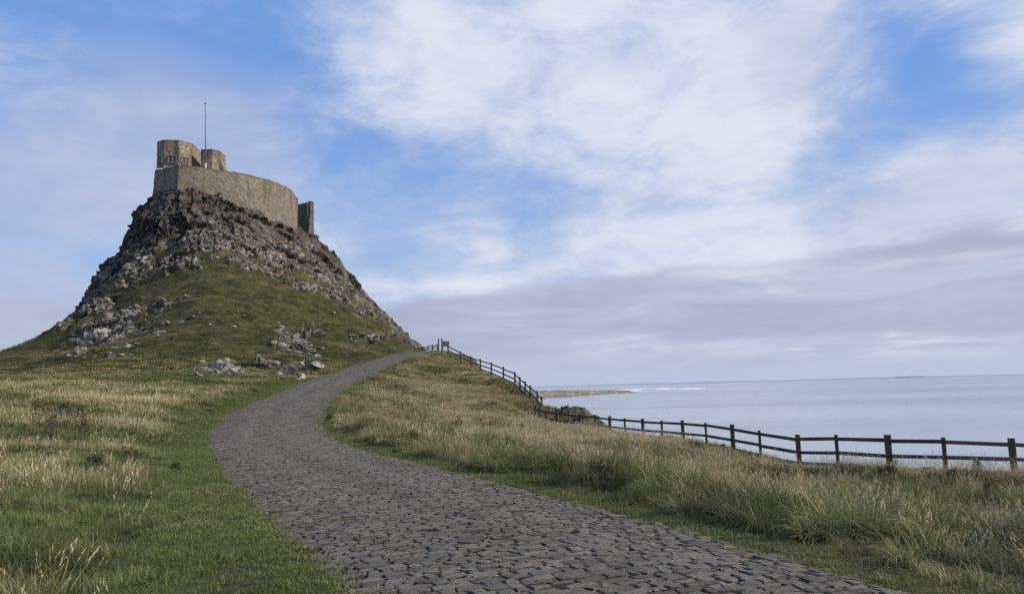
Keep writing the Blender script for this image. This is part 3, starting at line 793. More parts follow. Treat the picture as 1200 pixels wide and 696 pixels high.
# ------------------------------------------------------------------ the cobbled road: joint bed + individually laid setts in one sheet
def cobbled_road():
    i0 = 0; i1 = int(np.searchsorted(CEN[:, 1], 108))
    # bed
    nl = 15; V = []; E = []
    idx = np.arange(i0, i1)
    for i in idx:
        for k in range(nl):
            u = k / (nl - 1); s = -WL[i] - .06 + (WL[i] + WR[i] + .12) * u
            q = CEN[i] + NOR[i] * s; cr = .05 * (1 - (2 * u - 1) ** 2)
            V.append((q[0], q[1], zpath(q[1] * 0 + CEN[i, 1]) + EYE + cr - .011)); e = abs(2 * u - 1); E.append(float(sstep(.8, .98, e)))
    F = grid_faces(nl, len(idx))
    bed = put('cobbled_road', fast_mesh('cobbled_road', V, F, M_joint, True, {'edge': E}), 'structure')
    bed['label'] = 'worn cobbled track curving up to the castle crag'
    SV, SF, SA, SL, SN = [], [], [], [], []
    total_len = SLEN[i1 - 1]
    s = 0.0; row = 0
    rnd = random.Random(5)
    while s < total_len:
        dep = rnd.uniform(.085, .15)
        if CEN[min(np.searchsorted(SLEN, s), NS - 1), 1] > 55: dep *= 1.25
        sm = s + dep / 2
        i = min(int(np.searchsorted(SLEN, sm)), NS - 1)
        wl, wr = WL[i], WR[i]
        x = -wl + rnd.uniform(-.25, .08)
        while x < wr - .03:
            wd = rnd.choice([rnd.uniform(.10, .17), rnd.uniform(.13, .24), rnd.uniform(.2, .34)])
            x1 = min(x + wd, wr + rnd.uniform(0, .14))
            if x1 - x > .07:
                g = rnd.uniform(.002, .011)
                e = min(abs(x + wl), abs(wr - x1))
                if not ((e < .25 and rnd.random() < .12) or rnd.random() < .008):
                    # outline with 4 corner + 4 side points, irregular
                    def P(lx, ls, dz):
                        f = np.interp(ls, SLEN, np.arange(NS)); a = int(min(f, NS - 2)); t = f - a
                        c = CEN[a] * (1 - t) + CEN[a + 1] * t; n = NOR[a] * (1 - t) + NOR[a + 1] * t
                        z = float(zpath(c[1])) + EYE
                        u = (lx + wl) / (wl + wr); cr = .05 * (1 - (2 * u - 1) ** 2)
                        q = c + n * lx
                        return (q[0], q[1], z + cr + dz)
                    jx = lambda k: rnd.uniform(-k, k)
                    sk = rnd.uniform(-.045, .045)
                    a0, a1, b0, b1 = x + g, x1 - g, s + g, s + dep - g
                    ml, mr = (a0 + a1) / 2, (b0 + b1) / 2
                    out = [(a0 + jx(.022), b0 + jx(.022) + sk), (ml + jx(.03), b0 + jx(.016) + sk * .5), (a1 + jx(.022), b0 + jx(.022)), (a1 + jx(.014), mr + jx(.02)), (a1 + jx(.022), b1 + jx(.022)), (ml + jx(.03), b1 + jx(.016) + sk * .5), (a0 + jx(.022), b1 + jx(.022) + sk), (a0 + jx(.014), mr + jx(.02))]
                    top = rnd.uniform(.0, .010); tx, ts = jx(.035), jx(.035)
                    base = len(SV); kc = rnd.random(); mid = ml - (wr - wl) / 2; SN += [math.exp(-((abs(mid) - .75) / .38) ** 2)] * 25
                    cx = sum(p[0] for p in out) / 8; cs = sum(p[1] for p in out) / 8
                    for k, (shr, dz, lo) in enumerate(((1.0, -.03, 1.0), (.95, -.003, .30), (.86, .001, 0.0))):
                        for (lx, ls) in out:
                            xx = cx + (lx - cx) * shr; ss_ = cs + (ls - cs) * shr
                            SV.append(P(xx, ss_, dz + (top + (xx - cx) * tx + (ss_ - cs) * ts if k else 0) + (jx(.005) if k else 0))); SA.append(kc); SL.append(lo)
                    SV.append(P(cx + jx(.02), cs + jx(.02), top + .003 + jx(.005))); SA.append(kc); SL.append(0)
                    for k in range(2):
                        for q in range(8):
                            q2 = (q + 1) % 8
                            SF.append((base + k * 8 + q, base + k * 8 + q2, base + k * 8 + 8 + q2, base + k * 8 + 8 + q))
                    for q in range(0, 8, 2):
                        SF.append((base + 16 + q, base + 16 + q + 1, base + 16 + (q + 2) % 8, base + 24))
            x = x1
        s += dep
    me = fast_mesh('cobble_paving', SV, SF, M_cobble, True, {'stone': SA, 'low': SL, 'lane': SN})
    me.polygons.foreach_set('use_smooth', [False] * len(me.polygons)); put('cobble_paving', me, 'structure', bed)
cobbled_road()

# ------------------------------------------------------------------ castle
castle = empty('castle', (-50, 132, 32 + EYE), 'small rubble stone castle with curved curtain wall on top of the crag', 'castle')
def cw3(p): return (p[0] + 50, p[1] - 132, p[2] - 32 - EYE)
def wall_mesh(name, poly, zt, zb, mat, batter=.06, thick=.7, step=.35, parent=castle, rough=.07, topn=.10, closed=False, cap=True, topband=.6):
    """a masonry wall that follows poly (plan points), from zb (function or number) up to zt"""
    P = np.array(poly, float)
    if closed: P = np.vstack([P, P[:1]])
    s = np.r_[0, np.cumsum(np.linalg.norm(np.diff(P, axis=0), axis=1))]
    t = np.unique(np.r_[np.arange(0, s[-1], step), s])
    Q = np.stack([np.interp(t, s, P[:, k]) for k in (0, 1)], 1)
    T = np.gradient(Q, axis=0); T /= np.linalg.norm(T, axis=1)[:, None] + 1e-9
    Nn = np.stack([T[:, 1], -T[:, 0]], 1)
    nh = max(6, int((zt - zb) / step)); V = []; A = []
    n = len(t)
    for j in range(nh + 1):
        v = j / nh
        for i in range(n):
            ztop = zt + (vnoise(t[i] * 1.3, 3.3, 91) - .5) * topn * 2 * (t[i] > .2)
            z = zb + (ztop - zb) * v
            off = batter * (zt - z) + (float(vnoise(t[i] * 1.7, z * 2.1, 92)) - .5) * rough * 2 + (float(vnoise(t[i] * .4, z * .5, 93)) - .5) * rough * 2
            q = Q[i] + Nn[i] * off
            V.append(cw3((q[0], q[1], z + EYE))); A.append(float(sstep(zt - topband, zt - .05, z)))
    F = [tuple(f) for f in grid_faces(n, nh + 1)]
    b = len(V)
    for i in range(n):                                  # top thickness and inner face
        q = Q[i] - Nn[i] * thick; V.append(cw3((q[0], q[1], zt + EYE))); A.append(1.0)
    for i in range(n): q = Q[i] - Nn[i] * thick; V.append(cw3((q[0], q[1], zb + EYE))); A.append(0)
    for i in range(n - 1):
        F.append((nh * n + i, nh * n + i + 1, b + i + 1, b + i)); F.append((b + i, b + i + 1, b + n + i + 1, b + n + i))
    if not closed:
        for i, fl in ((0, 0), (n - 1, 1)):
            col = [j * n + i for j in range(nh + 1)] + [b + i, b + n + i]
            F.append(tuple(col if not fl else col[::-1]))
    return link(name, V, F, mat, parent, False, {'top': A})

CZ = float(np.mean([at(209.5, 193.5, 120)[2], at(264.7, 200, 123.9)[2]])) - EYE
def plan(px, Y): p = at(px, 300, Y); return (p[0], Y)
def plan_h(px, py, Y, z=None):
    d = ray(px, py)
    if z is None: z = CZ
    Y = z / d[2]; return (d[0] * Y, Y)
curtain = [(-60, 142), (-59.5, 133), plan_h(181.2, 200, 122.9), plan_h(209.5, 193.5, 120), plan_h(232, 195.5, 121.4), plan_h(264.7, 200, 123.9), plan_h(285, 203.5, 125.8), plan_h(303, 207.8, 127.9), plan_h(315, 210.8, 129.5), plan_h(325, 214.3, 131.6), plan_h(334, 218, 133.6), plan_h(341, 222, 136.2), plan_h(345.5, 228, 139.6), plan_h(348, 232.5, 142.6), plan_h(345, 232, 147)]
wall_mesh('curtain_wall', curtain, CZ, 22.0, M_wall, batter=.05, rough=.06, topn=.09)
# paving of the battery behind the wall
bt = curtain[1:-1]
link('battery_floor', [cw3((x, y, CZ - 1.2 + EYE)) for x, y in bt] + [cw3((-59, 147, CZ - 1.2 + EYE))], [tuple(range(len(bt) + 1))], M_dark_wall, castle)
# buttress tower at the right-hand end
bz = CZ
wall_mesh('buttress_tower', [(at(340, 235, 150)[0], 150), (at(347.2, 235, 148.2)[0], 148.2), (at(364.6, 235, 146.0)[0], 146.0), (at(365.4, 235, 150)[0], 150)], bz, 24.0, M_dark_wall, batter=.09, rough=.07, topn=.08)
# upper bay tower
UZ = at(192.7, 164, 128)[2] - EYE; TZ = at(248.3, 174.9, 130)[2] - EYE
UP = [plan_h(184.4, 166, 0, UZ), plan_h(192.7, 164, 0, UZ), plan_h(210, 164.3, 0, UZ), plan_h(225.3, 168.2, 0, UZ), plan_h(233.4, 175.4, 0, UZ)]
UPB = [(-58.5, 138)]
def solid_tower(name, poly, zt, zb, mat, parapet=.5, batter=.0, step=.4, back=None):
    full = list(poly) + (back or [])
    o = wall_mesh(name, full, zt, zb, mat, batter=batter, thick=.35, step=step, closed=True, rough=.045, topn=.04, topband=.35)
    return o, full
tw, full = solid_tower('bay_tower', UP, UZ, 33.5, M_tower, back=[(-56, 139), (-60.5, 136)])
link('roof', [cw3((x, y, UZ - .45 + EYE)) for x, y in full], [tuple(range(len(full)))], M_dark_wall, tw)
TU = [plan_h(236.0, 175.2, 0, TZ), plan_h(248.3, 174.9, 0, TZ), plan_h(257.8, 177.2, 0, TZ), (plan_h(258.4, 177.5, 0, TZ)[0], 134)]
tu, full2 = solid_tower('round_turret', TU, TZ, 33.5, M_tower, back=[(-52.5, 136.5)])
link('roof', [cw3((x, y, TZ - .4 + EYE)) for x, y in full2], [tuple(range(len(full2)))], M_dark_wall, tu)
# the fluted cliff directly below the wall
def cliff():
    path = [(-59.6, 141), (-59.4, 133)] + curtain[2:9]
    P = np.array(path, float); sl = np.r_[0, np.cumsum(np.linalg.norm(np.diff(P, axis=0), axis=1))]
    t = np.arange(0, sl[-1], .13); Q = np.stack([np.interp(t, sl, P[:, k]) for k in (0, 1)], 1)
    for _ in range(120): Q[1:-1] = (Q[:-2] + 2 * Q[1:-1] + Q[2:]) / 4
    T = np.gradient(Q, axis=0); T /= np.linalg.norm(T, axis=1)[:, None]; Nn = np.stack([T[:, 1], -T[:, 0]], 1)
    ppx, ppy, _ = project(np.stack([Q[:, 0], Q[:, 1], np.full(len(Q), 31.0 + EYE)], 1))
    ztop = np.interp(ppx, [170, 208, 240, 267, 300, 330], [33.2, 33.0, 32.6, 32.0, 30.2, 27.5]) + EYE
    zbot = np.interp(ppx, [170, 200, 250, 290, 318], [21.0, 21.0, 23.4, 25.4, 27.0]) - .8 + EYE
    drop = np.clip(ztop - zbot, .5, 20)
    nv = 96; v = np.linspace(0, 1, nv)[:, None]
    full = sstep(322, 285, ppx)[None, :] * np.ones((nv, 1))
    off = .15 + (drop[None, :] * .40) * v ** 1.15 + 1.15 * np.sin(np.pi * np.clip(v * 1.05, 0, 1)) * full
    off = off * (.3 + .7 * full) - .8 * (1 - full)
    Z = ztop[None, :] - drop[None, :] * v
    X = Q[None, :, 0] + Nn[None, :, 0] * off; Y = Q[None, :, 1] + Nn[None, :, 1] * off
    Vv = np.stack([X.ravel(), Y.ravel(), Z.ravel()], 1); N3 = np.tile(np.c_[Nn, np.full(len(Q), .25)], (nv, 1))
    wv = np.stack([fbm(Vv[:, 0] * .45 + 3, Vv[:, 2] * .3, 160 + k, 3) - .5 for k in range(3)], 1) * .55; Pw_ = Vv + wv
    va_, ga_, ia_ = facet(Pw_ * np.array([1, 1, .055]), .62, 131, .7); vb_, gb_, ib_ = facet(Pw_ * np.array([1, 1, .22]), 2.3, 132, .8); ve_, ge_, ie_ = facet(Pw_ * np.array([1, 1, .16]), .34, 133, 1.0)
    amp = np.repeat(sstep(0, .10, v[:, 0]), len(Q)) * (.25 + .75 * full.ravel())
    d_ = (va_ * .60 + vb_ * .65 + ve_ * .13 - .30 * sstep(.10, 0, ga_)) * amp
    Vv = Vv + N3 * d_[:, None]
    ck = np.maximum(sstep(.12, 0, ga_) * .8, sstep(.05, 0, gb_))
    o_ = put('cliff', fast_mesh('cliff', Vv, grid_faces(len(Q), nv), M_hill, False, {'rock': np.ones(len(Vv)), 'crack': ck, 'pale': .35 * np.repeat(sstep(.75, 1, v[:, 0]), len(Q)), 'cell': ia_ * .6, 'steep': np.ones(len(Vv))}), 'structure')
    o_['label'] = 'dark fluted cliff directly below the castle wall'
cliff()

# little lean-to against the turret
def lean_to():
    a = at(256.5, 190, 131); b = at(262.8, 197.2, 131.4); zb = 33.5 + EYE; y0, y1 = 131.2, 133.6
    V = [(a[0], y0, zb), (b[0], y0, zb), (b[0], y0, b[2]), (a[0], y0, a[2] + .6), (a[0], y1, zb), (b[0], y1, zb), (b[0], y1, b[2]), (a[0], y1, a[2] + .6)]
    link('lean_to', [cw3(p) for p in V], [(0, 1, 2, 3), (1, 5, 6, 2), (3, 2, 6, 7), (0, 3, 7, 4), (5, 4, 7, 6)], M_tower, castle)
lean_to()

def window(pa, pb, u, zc, wd, ht, parent, lights=2):
    """two-light stone window on the wall from plan point pa to pb at fraction u"""
    a = Vector((*pa, 0)); b = Vector((*pb, 0)); t = (b - a).normalized(); n = Vector((t.y, -t.x, 0))
    c = a.lerp(b, u) + n * .05; c.z = zc + EYE
    up = Vector((0, 0, 1))
    def L(x, z, o): return Vector(cw3(c + t * x + up * z + n * o))
    fr = MB(); s = .10
    fr.beam(L(-wd / 2 - s, -ht / 2 - s / 2, .05), L(wd / 2 + s, -ht / 2 - s / 2, .05), .22, s)
    fr.beam(L(-wd / 2 - s, ht / 2 + s / 2, .05), L(wd / 2 + s, ht / 2 + s / 2, .05), .2, s * 1.2)
    for x in [-wd / 2 - s / 2, wd / 2 + s / 2]: fr.beam(L(x, -ht / 2 + .005, .05), L(x, ht / 2 - .01, .05), .16, s, up=n)
    f = fr.build('window', M_trim, parent)
    link('pane', [L(-wd / 2, -ht / 2, .02), L(wd / 2, -ht / 2, .02), L(wd / 2, ht / 2, .02), L(-wd / 2, ht / 2, .02)], [(0, 1, 2, 3)], M_pane, f)
    if lights > 1:
        mm = MB(); mm.beam(L(0, -ht / 2 + .01, .06), L(0, ht / 2 - .01, .06), .1, .15, up=n)
        mm.beam(L(-wd / 2 + .02, .12, .04), L(-.09, .12, .04), .04, .05); mm.beam(L(.09, .12, .04), L(wd / 2 - .02, .12, .04), .04, .05)
        mm.build('mullion', M_whiteframe, f)
window(UP[0], UP[1], .58, UZ - 3.4, .55, 1.05, castle, 1)
window(UP[1], UP[2], .58, UZ - 3.45, 1.25, 1.15, castle)
window(UP[2], UP[3], .47, UZ - 3.45, 1.25, 1.15, castle)
window(UP[3], UP[4], .86, UZ - 4.25, .7, .8, castle, 1)
wm = MB(); q = at(186.0, 198.2, 124.8); wm.box(cw3((q[0] - .45, 124.6, q[2] - .2)), cw3((q[0] + .5, 125.2, q[2] + .1))); wm.build('pale_ledge', M_polewhite, castle)

# flagpole: a thing of its own
fp0 = at(241.6, 200, 127.5); fp1 = at(240.6, 122.5, 127.5)
pole = empty('flagpole', (fp0[0], fp0[1], CZ - 1.2 + EYE), 'tall bare flagpole standing on the castle battery', 'flagpole')
def pl(p): return (p[0] - fp0[0], p[1] - fp0[1], p[2] - (CZ - 1.2 + EYE))
def tube(path, radii, n=8):
    V = []; F = []
    for (p, r_) in zip(path, radii):
        for k in range(n): a = 2 * math.pi * k / n; V.append((p[0] + r_ * math.cos(a), p[1] + r_ * math.sin(a), p[2]))
    for i in range(len(path) - 1):
        for k in range(n): k2 = (k + 1) % n; F.append((i * n + k, i * n + k2, (i + 1) * n + k2, (i + 1) * n + k))
    F.append(tuple(range(n - 1, -1, -1))); F.append(tuple(range((len(path) - 1) * n, len(path) * n)))
    return V, F
pb = Vector((0, 0, 0)); ptop = Vector(pl(fp1)); pmid = pb.lerp(ptop, .26)
v, f = tube([pb, pmid], [.15, .13]); link('pole_foot', v, f, M_polewhite, pole, True)
v, f = tube([pmid, pmid.lerp(ptop, .5), ptop], [.12, .10, .075]); link('pole_shaft', v, f, M_pole, pole, True)
v, f = tube([ptop + Vector((0, 0, .001)), ptop + Vector((0, 0, .1)), ptop + Vector((0, 0, .22)), ptop + Vector((0, 0, .3))], [.07, .15, .15, .04]); link('finial', v, f, M_pole, pole, True)

# ------------------------------------------------------------------ rocks
def ico(sub):
    import bmesh
    bm = bmesh.new(); bmesh.ops.create_icosphere(bm, subdivisions=sub, radius=1)
    V = np.array([v.co[:] for v in bm.verts]); F = np.array([[v.index for v in f.verts] for f in bm.faces]); bm.free()
    return V, F
ICO = {k: ico(k) for k in (2, 3, 4, 5)}
def rock_verts(seed, sub=3, cuts=9, rough=.06):
    r_ = np.random.default_rng(seed); V, F = ICO[sub]; V = V.copy()
    for _ in range(cuts):
        n = r_.normal(size=3); n /= np.linalg.norm(n); d = r_.uniform(.45, .85)
        k = V @ n - d; V = V - np.clip(k, 0, None)[:, None] * n
    V = V * (1 + rough * (np.stack([fbm(V[:, 0] * 3 + seed, V[:, 1] * 3 + V[:, 2] * 2, seed % 97, 3)] * 3, 1) - .5) * 2)
    return V, F
def rock_mesh(name, seed, mat, sub=3, cuts=9):
    V, F = rock_verts(seed, sub, cuts)
    return fast_mesh(name, V, F, mat, False)
ROCKS = [rock_mesh('pale_rock', 100 + k, M_boulder, 3, 10) for k in range(8)]
GROCKS = [rock_mesh('grey_rock', 200 + k, M_grey_boulder, 3, 10) for k in range(6)]
DROCKS = [rock_mesh('shore_rock', 300 + k, M_dark_boulder, 3, 11) for k in range(5)]

def outcrop(name, px, py, wx, wy, wz, seed, label, mat, rot=0.0):
    """bedrock breaking through the turf: one jointed block mass"""
    P = hit(px, py)
    V, F = ICO[5]; V = V.copy()
    V = V * np.array([wx, wy, wz])
    Pw = V + np.stack([fbm(V[:, 0] * 1.2 + seed, V[:, 1] * 1.2, 5 + k, 3) - .5 for k in range(3)], 1) * .5
    f1, f2, idc = worley(Pw * np.array([1, 1, 1.6]), .62, seed)
    g1, g2, idg = worley(Pw, 1.5, seed + 3)
    n = V / (np.linalg.norm(V / np.array([wx, wy, wz]), axis=1)[:, None] * np.array([wx, wy, wz])) ; n = V / np.linalg.norm(V, axis=1)[:, None]
    d = (idc - .5) * .42 + (idg - .5) * .7 - sstep(.14, .0, f2 - f1) * .22
    V = V + n * d[:, None] * min(1, wz)
    me = fast_mesh(name, V, F, mat, False)
    o = put(name, me); o.location = (P[0], P[1], P[2] - wz * .42); o.rotation_euler = (R(-8), 0, rot)
    return tag(o, label, 'rock outcrop')
outcrop('rock_outcrop', 257, 436, 2.5, 1.0, 1.35, 11, 'large pale lichen-covered outcrop alone in the turf left of the road', M_boulder)
outcrop('rock_outcrop', 117, 398, 1.9, 1.2, 1.7, 12, 'big pale boulder-like outcrop on the left flank of the crag', M_boulder, .3)
outcrop('rock_outcrop', 347, 405, 2.4, 1.6, 1.0, 13, 'grey broken outcrop halfway up the slope above the road bend', M_grey_boulder, -.5)
outcrop('rock_outcrop', 150, 372, 3.2, 1.8, 1.3, 14, 'dark jointed ledge above the big pale boulder on the left flank', M_grey_boulder, .2)
outcrop('rock_outcrop', 345, 436, 1.8, .9, .6, 15, 'low broken outcrop just above the grassy road edge', M_grey_boulder, -.2)
outcrop('rock_outcrop', 96, 415, 1.5, 1.0, 1.1, 16, 'small dark outcrop at the foot of the left flank', M_grey_boulder, .2)

def scatter_rocks(n, px0, px1, py0, py1, smin, smax, meshes, name, label, group, seed, shape=None):
    r_ = random.Random(seed); k = 0; tries = 0
    while k < n and tries < n * 12:
        tries += 1
        px, py = r_.uniform(px0, px1), r_.uniform(py0, py1)
        if shape and not shape(px, py, r_): continue
        P = hit(px, py, 40)
        if P is None: continue
        d = track(np.array([P[0]]), np.array([P[1]]))[1][0]
        if d < .7: continue
        s = smin + (smax - smin) * r_.random() ** 2.2
        z = P[2]
        if P[0] < HX1 and P[1] > HY0: z = float(hill_z(np.array([P[0]]), np.array([P[1]]))[0][0])
        o = bpy.data.objects.new(name, r_.choice(meshes)); COL.objects.link(o)
        o.location = (P[0], P[1], z + s * .04); o.rotation_euler = (r_.uniform(-.4, .4), r_.uniform(-.4, .4), r_.uniform(0, 6.28))
        o.scale = (s * r_.uniform(.8, 1.3), s * r_.uniform(.7, 1.1), s * r_.uniform(.35, .65))
        tag(o, label, 'rock', group); k += 1
ell = lambda cx, cy, rx, ry: (lambda px, py, r_: ((px - cx) / rx) ** 2 + ((py - cy) / ry) ** 2 < r_.random() ** .6)
scatter_rocks(60, 90, 235, 345, 425, .18, .75, ROCKS + GROCKS[:3], 'pale_rock', 'pale lichened rock in the tumbled patch on the left flank of the crag', 'tumbled rocks on the left flank', 1, ell(140, 385, 60, 36))
scatter_rocks(75, 310, 392, 375, 446, .15, .55, ROCKS + GROCKS, 'pale_rock', 'pale angular rock in the strewn patch above the road bend', 'strewn rocks above the road bend', 2, ell(352, 412, 36, 32))
scatter_rocks(16, 312, 372, 430, 445, .2, .55, ROCKS, 'pale_rock', 'pale rock in the low line along the grassy road edge', 'rocks along the road edge', 3)
scatter_rocks(14, 228, 290, 425, 441, .2, .6, ROCKS, 'pale_rock', 'pale rock broken off the lone outcrop in the turf', 'rocks around the lone outcrop', 4)
scatter_rocks(16, 195, 300, 362, 385, .15, .3, ROCKS, 'pale_rock', 'small pale stone dotted across the middle of the grass slope', 'small stones on the grass slope', 5)
scatter_rocks(12, 325, 400, 355, 375, .15, .32, ROCKS, 'pale_rock', 'small pale stone below the right-hand rock edge', 'small stones below the rock edge', 6)
scatter_rocks(12, 395, 450, 392, 415, .2, .5, GROCKS, 'grey_rock', 'grey rock in the upper slope close to the top of the road', 'rocks near the top of the road', 7)
scatter_rocks(4, 480, 580, 432, 456, .25, .45, ROCKS, 'pale_rock', 'lone pale stone in the grass of the fenced mound', 'stones on the fenced mound', 8)

def shore_rocks():
    r_ = random.Random(3)
    for k in range(34):
        u = r_.random()
        px = 648 + u * 58; py = np.interp(px, [640, 660, 675, 690, 700, 706], [470, 478, 481, 484, 488, 494]) + r_.uniform(1, 14)
        P = at(px, py, 57.5 + r_.uniform(-2, 2.5)); s = r_.uniform(.13, .28)
        o = bpy.data.objects.new('shore_rock', r_.choice(DROCKS)); COL.objects.link(o)
        g = float(height(np.array([P[0]]), np.array([P[1]]))[0])
        o.location = (P[0], P[1], max(g + .1 * s, P[2] - .35 * s) if P[2] - g < 1.0 else g + .1); o.rotation_euler = (r_.uniform(-.5, .5), r_.uniform(-.5, .5), r_.uniform(0, 6))
        o.scale = (s, s, s * r_.uniform(.7, 1.1)); tag(o, 'dark brown rock on the shore bluff behind the fence corner', 'rock', 'dark rocks on the shore bluff')
shore_rocks()

# ------------------------------------------------------------------ fences
def fence(name, tops, label, thick_first=True, rails=(1.04, .60, .22), upper=False, pen=False, sizes=None):
    P0 = at(*tops[0]); z0 = float(height(np.array([P0[0]]), np.array([P0[1]]))[0])
    root = empty(name, (P0[0], P0[1], z0), label, 'fence')
    base = np.array([P0[0], P0[1], z0]); pts = []
    for i, a in enumerate(tops):
        P = at(*a); g = float(height(np.array([P[0]]), np.array([P[1]]))[0])
        top = P[2]; pts.append((P[0], P[1], top))
        thick = (i % 2 == 1) if thick_first else (i % 2 == 0)
        wd = (.165 if thick else .105) * random.uniform(.93, 1.07)
        if upper: wd = .13
        if pen: wd = .12
        b = MB(); lean = (random.uniform(-.03, .03), random.uniform(-.03, .03))
        lo = Vector((P[0], P[1], min(g, top - 1.0) - .35)) - Vector(base); hi = Vector((P[0] + lean[0], P[1] + lean[1], top + (.03 if thick else -.02))) - Vector(base)
        b.beam(lo, hi, wd, wd, up=(.3, 1, 0), jit=.05, seg=4); b.build('post', M_post, root)
    for i in range(len(pts) - 1):
        a, c = Vector(pts[i]), Vector(pts[i + 1])
        for h in rails:
            t = (c - a).normalized(); n = Vector((t.y, -t.x, 0)).normalized()
            if n.y > 0: n = -n
            off = n * (.075 if not upper else .07)
            dz = h - POST_H
            e = .02
            A = a + off + Vector((0, 0, dz + random.uniform(-.02, .02))) + t * e - Vector(base); B = c + off + Vector((0, 0, dz + random.uniform(-.02, .02))) - t * e - Vector(base)
            b = MB(); b.beam(A, B,   .048, .112 if not upper else .105, jit=.06, seg=3); b.build('rail', M_rail, root)
    return root
fence('post_and_rail_fence', FENCE_NEAR, 'dark post and rail fence along the sea side of the grass bank', True)
fence('post_and_rail_fence', [FENCE_NEAR[-1]][:0] + FENCE_UP, 'dark rail fence climbing the mound to the top of the road', True, upper=True)
fence('pen_fence', FENCE_CREST, 'low gated fence across the top of the road', True, rails=(1.02, .72, .42, .15), pen=True)
# gate posts and notice board at the top of the climb
def gatepost(px, py, Y, wd, label):
    P = at(px, py, Y); g = float(height(np.array([P[0]]), np.array([P[1]]))[0])
    b = MB(); b.beam((P[0], P[1], g - .3), (P[0], P[1], P[2]), wd, wd, up=(.2, 1, 0), jit=.05, seg=4); b.beam((P[0], P[1], P[2] + .002), (P[0], P[1], P[2] + .07), wd * .7, wd * .7, up=(.2, 1, 0))
    tag(b.build('gate_post', M_wpost), label, 'gate post', 'tall gate posts at the top of the road')
M_wpost = mat_wood('grey_gatepost_wood', (.12, .10, .085), (.24, .21, .18))
gatepost(514, 397, 90, .14, 'tall grey wooden gate post, left one of the pair at the crest')
gatepost(517.8, 397, 89.5, .14, 'tall grey wooden gate post, right one of the pair at the crest')
def board():
    P = at(522, 399, 88); g = float(height(np.array([P[0]]), np.array([P[1]]))[0])
    r_ = empty('notice_board', (P[0], P[1], g), 'small brown timber panel beside the gate posts at the crest', 'panel')
    b = MB(); b.beam((-.3, .05, -.3), (-.3, .05, P[2] - g), .1, .1, up=(0, 1, 0)); b.build('leg', M_wpost, r_)
    b = MB(); b.beam((.3, .05, -.3), (.3, .05, P[2] - g - .05), .1, .1, up=(0, 1, 0)); b.build('leg', M_wpost, r_)
    b = MB(); b.beam((-.4, -.03, P[2] - g - .35), (.42, -.03, P[2] - g - .42), .04, .6); b.build('panel', M_wpost, r_)
board()

# ------------------------------------------------------------------ plants
def clump(name, seed, n, rad, hmin, hmax, wid, bend, mat, seg=3, seed_head=0.0, lean=.0, flat=0.0):
    """a tuft of separate blades"""
    r_ = np.random.default_rng(seed); V, F4, BL_, UP_ = [], [], [], []
    for _ in range(n):
        a = r_.uniform(0, 6.283); rr = rad * math.sqrt(r_.random()); x, y = rr * math.cos(a), rr * math.sin(a)
        h = r_.uniform(hmin, hmax) * (1 - .35 * rr / (rad + 1e-6)); az_ = a + r_.normal() * .9 if r_.random() < .7 else r_.uniform(0, 6.283)
        b = bend * r_.uniform(.3, 1.35); dx_, dy_ = math.cos(az_), math.sin(az_); tw = az_ + 1.57 + r_.normal() * .5
        wx, wy = math.cos(tw) * wid * r_.uniform(.6, 1.3) / 2, math.sin(tw) * wid * r_.uniform(.6, 1.3) / 2
        base = len(V); bl = r_.random()
        # arc: angle from vertical grows along the blade
        p = np.array([x, y, -.03]); ang = r_.uniform(0, .25) + lean; st = h / seg
        for k in range(seg + 1):
            t = k / seg; ww = (1 - t ** 1.8) if k < seg else 0
            if k < seg:
                V.append((p[0] - wx * ww, p[1] - wy * ww, p[2])); V.append((p[0] + wx * ww, p[1] + wy * ww, p[2])); BL_ += [bl, bl]; UP_ += [t, t]
            else: V.append(tuple(p)); BL_.append(bl); UP_.append(1.0)
            ang += b / seg
            p = p + st * np.array([dx_ * math.sin(ang), dy_ * math.sin(ang), math.cos(ang)])
        for k in range(seg - 1):
            q = base + 2 * k; F4.append((q, q + 1, q + 3, q + 2))
        q = base + 2 * (seg - 1); F4.append((q, q + 1, q + 2))
        if r_.random() < seed_head:
            top = np.array(V[-1]); s = r_.uniform(.05, .11)
            for z_ in range(3):
                bb = len(V); o2 = r_.normal(size=3) * .012; c0 = top - np.array([dx_ * .2, dy_ * .2, .9]) * s * (z_ * .5) + o2
                V += [tuple(c0), tuple(c0 + np.array([wx * 2.2, wy * 2.2, s * .35])), tuple(c0 + np.array([dx_ * .02, dy_ * .02, s * .8])), tuple(c0 + np.array([-wx * 2.2, -wy * 2.2, s * .35]))]
                BL_ += [.9] * 4; UP_ += [1.0] * 4; F4.append((bb, bb + 1, bb + 2, bb + 3))
    me = bpy.data.meshes.new(name); me.from_pydata(V, [], F4)
    for k, v in (('blade', BL_), ('up', UP_)):
        a = me.attributes.new(k, 'FLOAT', 'POINT'); a.data.foreach_set('value', np.array(v, np.float32))
    me.materials.append(mat); me.update()
    return bpy.data.objects.new(name, me)          # source only: instanced by the stuff objects below

